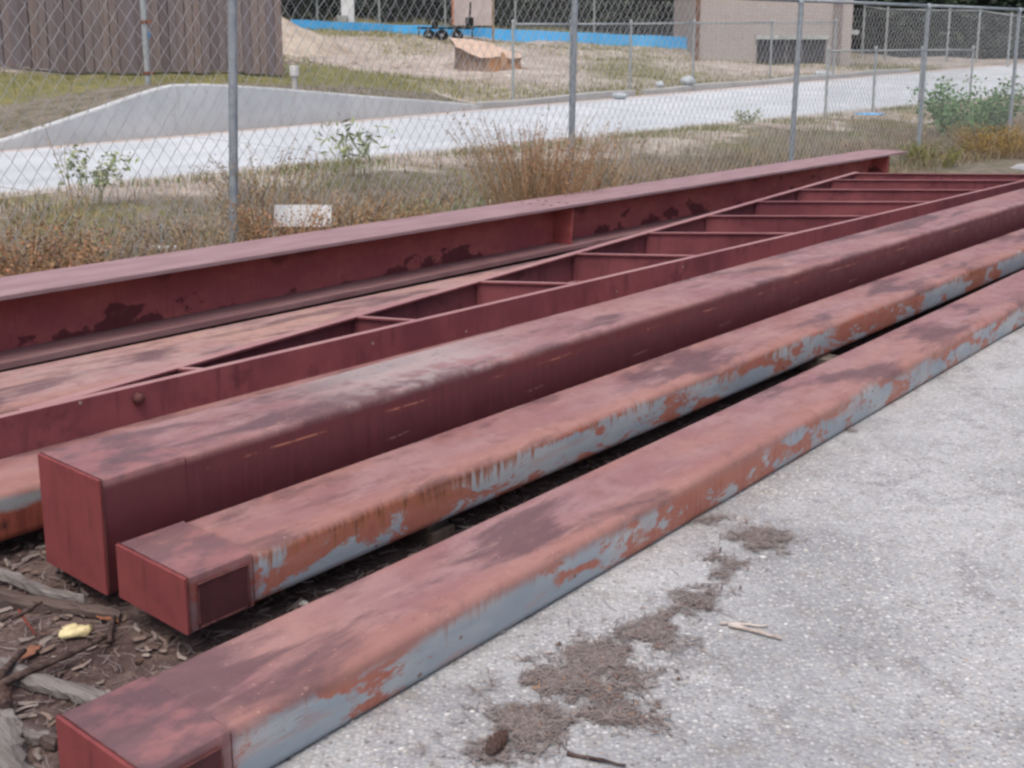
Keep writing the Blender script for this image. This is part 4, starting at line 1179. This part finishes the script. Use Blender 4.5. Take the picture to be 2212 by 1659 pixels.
tag(np_mesh('dead_stems', V, F, island_mat('dead_stem_mix', [S(142, 128, 119), S(154, 141, 127), S(124, 112, 106), S(158, 138, 112), S(144, 124, 100), S(122, 126, 92)])), 'tangle of thin dead stems in clumps along the fence line', 'dead grass', kind='stuff')

# litter by the fence
M_WHITE = simple('white_panel_paint', S(236, 238, 240), S(224, 226, 230), 2, .5)
q = base_at(655, 505, -.12)
m = MB(); m.box(-.21, .21, -.012, .012, 0, .16); m.box(-.205, .205, .012, .02, .01, .15)
o = m.build('white_panel', M_WHITE, None, (q[0], q[1], .36), -.05)
SLANT = o
o.location.z = on_depth(655, 490, q[1])[2]
o.rotation_euler = (-.15, 0, -.04)
tag(o, 'bright white panel standing in the weeds behind the red beam', 'panel')
m = MB(); zleg = o.location.z
for xx in (-.16, .15):
    m = MB(); m.box(xx - .012, xx + .012, .022, .04, -zleg + .0, .1); m.build('support_leg', M_TIMBER, o)

q = base_at(346, 470, 1.2)
m = MB(); m.tube([(0, 0, -.05), (.01, 0, .19)], .008, 6); st_o = m.build('marker_stake', M_GALV, None, (q[0], q[1], q[2]))
m = MB(); m.box(-.15, .12, -.05, .05, .0, .02); m.build('base_plate', M_PVC, st_o)
tag(st_o, 'thin marker stake with pale base plate in the left verge', 'stake')

M_BAG = simple('white_plastic_bag', S(190, 198, 204), S(164, 172, 178), 3, .55, .8, bscale=8, bdist=.05)


def sack(name, label, p, sx, sy, sz, mat, cat, group=None, rz=0.0):
    V = []; F = []; n1, n2 = 16, 9
    sd = random.randint(0, 99)
    for j in range(n2 + 1):
        ph = math.pi * j / n2
        for i in range(n1):
            a = 2 * math.pi * i / n1
            k_ = 1 + .55 * (float(vnoise(math.cos(a) * 2 + 5, math.sin(a) * 2 + j * .6, sd)) - .5)
            cz = math.cos(ph); ce = lambda v: math.copysign(abs(v) ** .7, v)
            V.append((sx * ce(math.cos(a)) * math.sin(ph) * k_, sy * ce(math.sin(a)) * math.sin(ph) * k_, sz * (ce(cz) * .5 + .5) * (1 if cz < 0 else k_)))
    for j in range(n2):
        for i in range(n1): F.append((j * n1 + i, j * n1 + (i + 1) % n1, (j + 1) * n1 + (i + 1) % n1, (j + 1) * n1 + i))
    m_ = MB(); m_.add(V, F)
    o_ = m_.build(name, mat, None, p, rz, smoothing=True)
    return tag(o_, label, cat, group)


def kerb_at(x, y, off=.1, dz=0.0):
    q_ = on_s(x, y, S_FAR + off); return q_


for x, y, off, sx, sz, lab in ((1338, 214, -.28, .17, .13, 'white sandbag on the road under the temporary fence'), (1486, 188, .1, .18, .2, 'larger white bag heaped on the kerb beside the brick building'),
                               (1425, 200, .1, .09, .14, 'small white bag scrap between the two kerb sandbags'), (1778, 166, .3, .24, .15, 'far white bag on the kerb in front of the building')):
    q = on_s(x, y, S_FAR + off)
    q[2] = float(road_z(S_FAR + off, q @ AL)) + .012 if off < 0 else (float(road_z(S_FAR, q @ AL)) + .155 if off < .2 else tz(q[0], q[1]))
    sack('sandbag', lab, q, sx, sx * .7, sz, M_BAG, 'bag', 'white bags along the kerb')
q = base_at(1880, 236, S_NEAR - .5)
m = MB(); m.add([(-.34, 0, 0), (.0, -.05, 0), (.34, 0, 0), (.2, .07, 0), (-.2, .06, 0), (-.3, .01, .03), (0, -.01, .04), (.28, .01, .03), (.15, .05, .03), (-.18, .045, .03)],
      [(4, 3, 2, 1, 0), (5, 6, 7, 8, 9), (0, 1, 6, 5), (1, 2, 7, 6), (2, 3, 8, 7), (3, 4, 9, 8), (4, 0, 5, 9)])
tag(m.build('blue_tarp', M_BLUE, None, (q[0], q[1], q[2] + .005)), 'scrap of blue tarp at the near edge of the road', 'tarp')

# ------------------------------------------------------------------ litter in front: wood, sticks, cones, needles, stones
def wood_mat(name, a, b):
    n = NT(name); o_ = n.obj(); g_ = n.noise(n.map(o_, (1.4, 22, 22)), 2.6, 5, .65)
    c = n.mix(n.step(g_, .35, .65), a, b)
    c = n.mix(n.mul(n.step(n.noise(n.map(o_, (2, 30, 30)), 3, 3, .6), .58, .68), .8), c, tuple(v * .35 for v in b[:3]) + (1,))
    return n.out(c, .92, n.bump(g_, .7, .006))


M_GREYWOOD = wood_mat('grey_driftwood', S(134, 129, 126), S(100, 94, 91))
M_BROWNWOOD = wood_mat('brown_bark_wood', S(100, 87, 82), S(70, 60, 57))
M_DARKWOOD = wood_mat('dark_stick', S(96, 80, 74), S(62, 50, 48))


def plank(name, label, p0, p1, wd, th, mat, cat, z0=.006, z1=.006, group=None, warp=.02, taper=.8):
    """irregular weathered slab from pixel p0 to p1 on the ground"""
    a, b = on_z(p0[0], p0[1], z0 + th / 2), on_z(p1[0], p1[1], z1 + th / 2)
    d = b - a; L_ = float(np.linalg.norm(d)); rz = math.atan2(d[1], d[0])
    m_ = MB(); n_ = 14; vs = []; fs = []
    for i in range(n_ + 1):
        u_ = i / n_; x_ = L_ * u_; y_ = warp * math.sin(u_ * 4.2 + p0[0]); w_ = wd * (1 - (1 - taper) * u_) * (1 + .14 * math.sin(i * 2.3)) * (.55 if i in (0, n_) else 1)
        zz = (z0 + (z1 - z0) * u_)
        for yy, z_ in ((-w_ / 2, 0), (w_ / 2, 0), (w_ / 2 * .95, th * .7), (w_ * .2, th), (-w_ * .22, th * .93), (-w_ / 2 * .95, th * .65)):
            vs.append((x_ + random.uniform(-.004, .004), y_ + yy + random.uniform(-.003, .003), zz + z_ + random.uniform(-.002, .002)))
    for i in range(n_):
        for k in range(6): fs.append((6 * i + k, 6 * i + (k + 1) % 6, 6 * i + 6 + (k + 1) % 6, 6 * i + 6 + k))
    fs += [(5, 4, 3, 2, 1, 0), tuple(6 * n_ + k for k in range(6))]
    m_.add(vs, fs)
    o_ = m_.build(name, mat, None, (a[0], a[1], 0), rz)
    return tag(o_, label, cat, group)


def stick(name, label, p0, p1, r, mat, cat='stick', z=.01, z2=None, bend=.015, group=None):
    z2 = z if z2 is None else z2
    a, b = on_z(p0[0], p0[1], z + r), on_z(p1[0], p1[1], z2 + r)
    m_ = MB(); pts = []; rr = []
    for i in range(9):
        u_ = i / 8; p_ = a + (b - a) * u_; pts.append((p_[0] - a[0] + bend * .35 * math.sin(u_ * 3 + p0[0]), p_[1] - a[1] + bend * .35 * math.cos(u_ * 2.5), z + r + (z2 - z) * u_ + random.uniform(-.002, .002))); rr.append(r * random.uniform(.75, 1.15) * (1 - .35 * u_))
    m_.tube(pts, rr, 7)
    return tag(m_.build(name, mat, None, (a[0], a[1], 0), smoothing=True), label, cat, group)


WGr = 'wood scraps on the bare soil at lower left'
plank('wood_slab', 'long grey wood slab reaching under the ends of the tubes', (-40, 1268), (250, 1338), .075, .025, M_BROWNWOOD, 'wood', group=WGr, taper=.4)
plank('wood_slab', 'thin pale wood strip lying along the long slab', (-30, 1240), (190, 1290), .03, .03, M_GREYWOOD, 'wood', .02, .012, group=WGr, taper=.6)
plank('wood_slab', 'pale grey split log pointing at the nearest tube', (10, 1425), (218, 1526), .055, .026, M_GREYWOOD, 'wood', group=WGr)
plank('wood_slab', 'weathered grey log in the bottom left corner', (-30, 1575), (70, 1690), .085, .035, M_GREYWOOD, 'wood', group=WGr, taper=.9)
plank('wood_slab', 'bent silvery branch beside the end of the nearest tube', (-30, 1545), (122, 1582), .032, .024, M_GREYWOOD, 'wood', group=WGr, warp=.03)
plank('wood_slab', 'brown split branch under the silvery one', (-20, 1568), (122, 1606), .05, .025, M_BROWNWOOD, 'wood', group=WGr, warp=.02)
stick('fallen_stick', 'long dark straight stick slanting across the soil', (-20, 1492), (228, 1372), .011, M_DARKWOOD, z=.02, z2=.035, group=WGr)
stick('fallen_stick', 'dark curved branch at the left edge above the split log', (-10, 1470), (58, 1402), .012, M_DARKWOOD, z=.03, group=WGr)
stick('fallen_stick', 'short dark stick lying over the long slab', (20, 1340), (95, 1298), .007, M_DARKWOOD, z=.042, group=WGr)
stick('fallen_stick', 'thin red brown twig between slab and soil', (42, 1318), (75, 1370), .004, simple('red_twig', S(130, 66, 56), rough=.8), z=.05, z2=.012, group=WGr)
stick('fallen_stick', 'stubby dark stick behind the yellow foam lump', (228, 1388), (252, 1330), .009, M_DARKWOOD, z=.012, group=WGr)
stick('fallen_stick', 'small twig against the back of the nearest tube', (365, 1480), (418, 1440), .007, M_BROWNWOOD, z=.012, group=WGr)
M_PALE = wood_mat('bleached_stick', S(206, 196, 188), S(170, 158, 150))
stick('fallen_stick', 'longer bleached stick on the gravel right of the needle drift', (1572, 1350), (1690, 1377), .007, M_PALE, z=.012, bend=.006)
stick('fallen_stick', 'shorter bleached stick on the gravel beside the longer one', (1555, 1346), (1660, 1352), .005, M_PALE, z=.012, bend=.004)
stick('fallen_stick', 'dark twig at the bottom edge of the gravel', (1230, 1630), (1345, 1652), .005, M_DARKWOOD, z=.012)
q = on_z(160, 1366, .012)
sack('foam_lump', 'pale yellow foam lump on the soil before the tube ends', (q[0], q[1], .004), .04, .028, .021, simple('yellow_foam', S(226, 214, 168), S(206, 192, 146), 30, .95, .8, bscale=60, bdist=.01), 'foam', rz=.2)
for x, y, r, lab, col in ((655, 1306, .013, 'white pebble behind the nearest tube', S(205, 202, 196)), (342, 1538 - 0, .012, 'tiny pale pebble on the soil left of the nearest tube', S(200, 194, 184)), (1648, 1205, .009, 'white chip at the edge of the far needle patch', S(238, 238, 236)),
                          (1320, 1421, .008, 'white chip lying in the needle drift', S(240, 240, 238)), (1172, 1462, .010, 'pale blue chip at the left end of the needle drift', S(176, 204, 208))):
    q = on_z(x, y, .008)
    sack('stone_chip', lab, (q[0], q[1], .006), r, r * .75, r * .8, simple('chip', col, rough=.7), 'stone', 'loose chips on the ground')


def leaf(label, x, y, sz, col, rz):
    q_ = on_z(x, y, .01); m_ = MB()
    out = [(-1, 0), (-.55, .3), (-.35, .22), (-.1, .55), (.15, .3), (.4, .45), (.5, .18), (1, 0), (.5, -.2), (.35, -.45), (.1, -.28), (-.15, -.5), (-.4, -.2), (-.6, -.28)]
    vs = [(a * sz, b * sz, .006 + .25 * sz * (abs(b) ** 1.3) + .06 * sz * math.sin(a * 4)) for a, b in out]
    n_ = len(out)
    vs += [(x_, y_, z_ + .0012) for x_, y_, z_ in vs]
    m_.add(vs, [tuple(range(n_ - 1, -1, -1)), tuple(range(n_, 2 * n_))] + [(k, (k + 1) % n_, n_ + (k + 1) % n_, n_ + k) for k in range(n_)])
    tag(m_.build('fallen_leaf', simple('leaf_paint', col, rough=.8), None, (q_[0], q_[1], .008), rz), label, 'leaf', 'fallen leaves')


leaf('curled orange leaf under the corner of the second tube', 232, 1338, .045, S(146, 98, 74), -.5)
leaf('brown lobed leaf on the pale split log', 66, 1412, .045, S(142, 98, 78), 1.2)
leaf('small tan leaf chip in the needle drift', 1172, 1486, .03, S(170, 132, 104), .4)
leaf('orange brown leaf scraps on the needle drift', 1362, 1552, .035, S(164, 120, 90), .1)


def pine_cone(label, x, y, s_):
    q_ = on_z(x, y, .03); root = empty('pine_cone', (q_[0], q_[1], .012)); tag(root, label, 'pine cone', 'pine cones')
    m_ = MB(); m_.tube([(-s_ * .9, 0, s_ * .55), (-s_ * .4, 0, s_ * .58), (s_ * .4, 0, s_ * .56), (s_ * .95, 0, s_ * .5)], [s_ * .2, s_ * .34, s_ * .3, s_ * .08], 9)
    m_.build('core', M_DARKWOOD, root)
    sm = MB()
    sm.add([(0, -.35, 0), (.25, -.42, .06), (.42, 0, .16), (.25, .42, .06), (0, .35, 0), (.1, 0, .2)], [(0, 1, 5), (1, 2, 5), (2, 3, 5), (3, 4, 5), (4, 3, 2, 1, 0), (0, 5, 4)])
    first = None
    for k in range(46):
        u_ = k / 45; ang = k * 2.39996; xr = -s_ * .85 + s_ * 1.65 * u_; rad = s_ * .52 * math.sin(math.pi * (u_ * .86 + .1)) ** .8
        sc_ = s_ * (.46 - .2 * u_)
        if first is None: o_ = sm.build('scale', simple('cone_scale', S(98, 76, 68), S(66, 50, 48), 20, .85), root); first = o_
        else: o_ = first.copy(); COL.objects.link(o_); o_.parent = root
        dirv = Vector((.35, math.cos(ang), math.sin(ang))).normalized()
        z_ax = Vector((1, 0, 0)); y_ax = z_ax.cross(dirv).normalized(); z_ax = dirv.cross(y_ax)
        M_ = Matrix((dirv, y_ax, z_ax)).transposed().to_4x4()
        o_.matrix_local = Matrix.Translation((xr, math.cos(ang) * rad * .6, max(.0, s_ * .56 + math.sin(ang) * rad * .6))) @ M_ @ Matrix.Scale(sc_, 4)
    root.rotation_euler = (0, 0, random.uniform(0, 3))


pine_cone('dark pine cone at the near end of the needle drift', 1075, 1608, .045)
pine_cone('pine cone at the left edge among the wood scraps', 6, 1512, .05)


def needles(P, L_, r, zmax):
    n = len(P); a = rng.uniform(0, math.pi, n) ; d = np.stack([np.cos(a), np.sin(a), rng.normal(0, .12, n)], 1); s_ = np.stack([-np.sin(a), np.cos(a), 0 * a], 1)
    ll = (L_ * rng.uniform(.4, 1.2, n))[:, None]; cv = (rng.normal(0, .12, n))[:, None] * ll
    P = P + np.stack([0 * a, 0 * a, rng.uniform(.004, zmax, n)], 1)
    w_ = (r * rng.uniform(.7, 1.5, n))[:, None]; up = np.array([[0, 0, 1.0]]) * w_ * .7
    A, B_, C_ = P - d * ll * .5, P + s_ * cv, P + d * ll * .5
    V = np.stack([A - s_ * w_, A + s_ * w_, A + up, B_ - s_ * w_, B_ + s_ * w_, B_ + up, C_ - s_ * w_ * .6, C_ + s_ * w_ * .6, C_ + up * .6], 1)
    V[:, :, 2] = np.maximum(V[:, :, 2], .003)
    i = np.arange(n)[:, None] * 9
    F = np.concatenate([i + np.array([[k, k + 3, k2 + 3, k2]]) for k, k2 in ((0, 1), (1, 2), (2, 0), (3, 4), (4, 5), (5, 3))], 0)
    return V.reshape(-1, 3), F


def px_cloud(blobs, z=.01):
    out = []
    for x, y, sx, sy, rot, n in blobs:
        g_ = rng.normal(0, 1, (n, 2)) * np.array([[sx, sy]]); c_, s_ = math.cos(rot), math.sin(rot)
        for u_, v_ in g_:
            p_ = on_z(x + c_ * u_ - s_ * v_, y + s_ * u_ + c_ * v_, z); out.append(p_)
    out = np.array(out)
    keep = vnoise(out[:, 0] * 13, out[:, 1] * 13, 51) * .6 + vnoise(out[:, 0] * 37, out[:, 1] * 37, 52) * .4 > rng.uniform(.34, .68, len(out))
    return out[keep]


NEEDLE = [S(120, 111, 109), S(142, 133, 131), S(104, 95, 94), S(126, 115, 110), S(154, 147, 145), S(132, 113, 103)]
drift = [(x, y, sx * .85, sy * .8, r, int(n * 1.5)) for x, y, sx, sy, r, n in [(1120, 1580, 60, 30, -.5, 700), (1210, 1545, 90, 35, -.3, 1100), (1230, 1470, 90, 34, -.2, 1300), (1330, 1430, 80, 32, -.3, 1200), (1420, 1370, 60, 26, -.5, 700), (1500, 1310, 40, 26, -.7, 480), (1560, 1225, 34, 16, -.4, 300), (1640, 1180, 42, 20, .1, 520),
         (1660, 1160, 36, 10, .1, 200), (1330, 1555, 60, 14, .1, 260), (1530, 1124, 22, 5, -.1, 90), (1070, 1630, 40, 18, -.6, 260), (1840, 930, 10, 4, 0, 30)]]
stray = [(x, y, sx * 1.7, sy * 1.9, r, int(n * .22)) for x, y, sx, sy, r, n in drift]
V, F = needles(np.concatenate([px_cloud(drift), px_cloud(stray)]), .042, .0011, .012)
tag(np_mesh('pine_needles', V, F, island_mat('needle_mix', NEEDLE)), 'drift of brown pine needles across the pale gravel', 'pine needles', kind='stuff')
P = px_cloud([(1150, 1560, 70, 34, -.4, 90), (1240, 1480, 100, 40, -.2, 130), (1360, 1420, 80, 36, -.3, 90), (1480, 1330, 60, 34, -.6, 60), (1630, 1190, 44, 26, 0, 60), (1350, 1550, 60, 16, 0, 50)])
V, F = needles(P[::2], .024, .0032, .012)
tag(np_mesh('bark_chips', V, F, island_mat('bark_chip_mix', [S(118, 98, 90), S(98, 84, 80), S(150, 118, 98), S(88, 74, 72), S(136, 122, 114)])), 'brown bark chips mixed into the needle drift', 'bark chips', kind='stuff')
# mulch and needles on the soil left of the nearest tube
n_m = 15000
lw = rng.uniform(-3.9, -2.02, n_m); ll = rng.uniform(-.6, 6.0, n_m) ** 1.0
P = WB[None] * lw[:, None] + LB[None] * ll[:, None]
V, F = needles(P, .05, .0012, .016)
tag(np_mesh('mulch_needles', V, F, island_mat('mulch_needle_mix', NEEDLE + [S(84, 70, 66), S(160, 148, 140)])), 'litter of pine needles and bark on the soil between the tubes', 'pine needles', kind='stuff')
n_m = 1500
P = WB[None] * rng.uniform(-3.9, -2.02, n_m)[:, None] + LB[None] * rng.uniform(-.6, 3.5, n_m)[:, None]
V, F = needles(P, .05, .006, .012)
tag(np_mesh('mulch_chips', V, F, island_mat('mulch_chip_mix', [S(110, 90, 80), S(88, 72, 66), S(134, 116, 106), S(150, 140, 134), S(74, 60, 56)])), 'coarse bark and wood chips on the soil at lower left', 'bark chips', kind='stuff')

# rubble on the bare site behind the kerb
n_r = 2600
Pr = scatter(n_r, 10.2, 24, 15, 42, lambda X, Y, s, t: np.clip((vnoise(X * .6, Y * .6, 71) - .35) * 2.4, 0, 1))
n_r = len(Pr)
oc = np.array([[1, 0, .0], [.5, .8, .0], [-.5, .85, .0], [-1, 0, .0], [-.5, -.8, .0], [.5, -.85, .0], [.1, .05, .8]])
of = np.array([[0, 1, 6], [1, 2, 6], [2, 3, 6], [3, 4, 6], [4, 5, 6], [5, 0, 6]])
V = oc[None] * (.03 + .10 * rng.uniform(0, 1, n_r) ** 2)[:, None, None] * np.stack([rng.uniform(.6, 1.6, n_r), rng.uniform(.5, 1.2, n_r), rng.uniform(.4, .9, n_r)], 1)[:, None, :]
V = V + rng.normal(0, .006, V.shape) + Pr[:, None]
F = (np.arange(n_r)[:, None, None] * 7 + of[None]).reshape(-1, 3)
tag(np_mesh('rubble', V.reshape(-1, 3), F, island_mat('rubble_mix', [S(190, 182, 172), S(166, 152, 140), S(206, 200, 192), S(146, 132, 122), S(178, 164, 150)])), 'pale clods and rubble strewn over the bare site', 'rubble', kind='stuff')

# loose stone on the pavement
n_p = 12000
u_ = rng.uniform(0, 1, n_p)
P = WB[None] * (-1.72 + 4.2 * u_ ** 1.2)[:, None] + LB[None] * rng.uniform(-.6, 8.5, n_p)[:, None]
P[:, 2] = .009
oc = np.array([[1, 0, .3], [.5, .8, .25], [-.5, .85, .3], [-1, 0, .25], [-.5, -.8, .3], [.5, -.85, .25], [.1, .05, .95]])
of = np.array([[0, 1, 6], [1, 2, 6], [2, 3, 6], [3, 4, 6], [4, 5, 6], [5, 0, 6]])
sz = (.0024 + .0055 * rng.uniform(0, 1, n_p) ** 2.2)[:, None, None]; an = rng.uniform(0, 6.3, n_p)
Rm = np.zeros((n_p, 3, 3)); Rm[:, 0, 0] = np.cos(an); Rm[:, 0, 1] = -np.sin(an); Rm[:, 1, 0] = np.sin(an); Rm[:, 1, 1] = np.cos(an); Rm[:, 2, 2] = 1
V = np.einsum('nij,kj->nki', Rm, oc) * sz * np.array([1, .75, .7])[None, None] + P[:, None]
V = V + rng.normal(0, .0006, V.shape)
F = (np.arange(n_p)[:, None, None] * 7 + of[None]).reshape(-1, 3)
tag(np_mesh('loose_gravel', V.reshape(-1, 3), F, island_mat('loose_stone_mix', [S(150, 145, 140), S(190, 185, 178), S(172, 166, 158), S(204, 202, 200), S(222, 220, 218), S(150, 142, 134), S(186, 176, 164)])), 'pale loose gravel stones scattered over the pavement', 'gravel', kind='stuff')
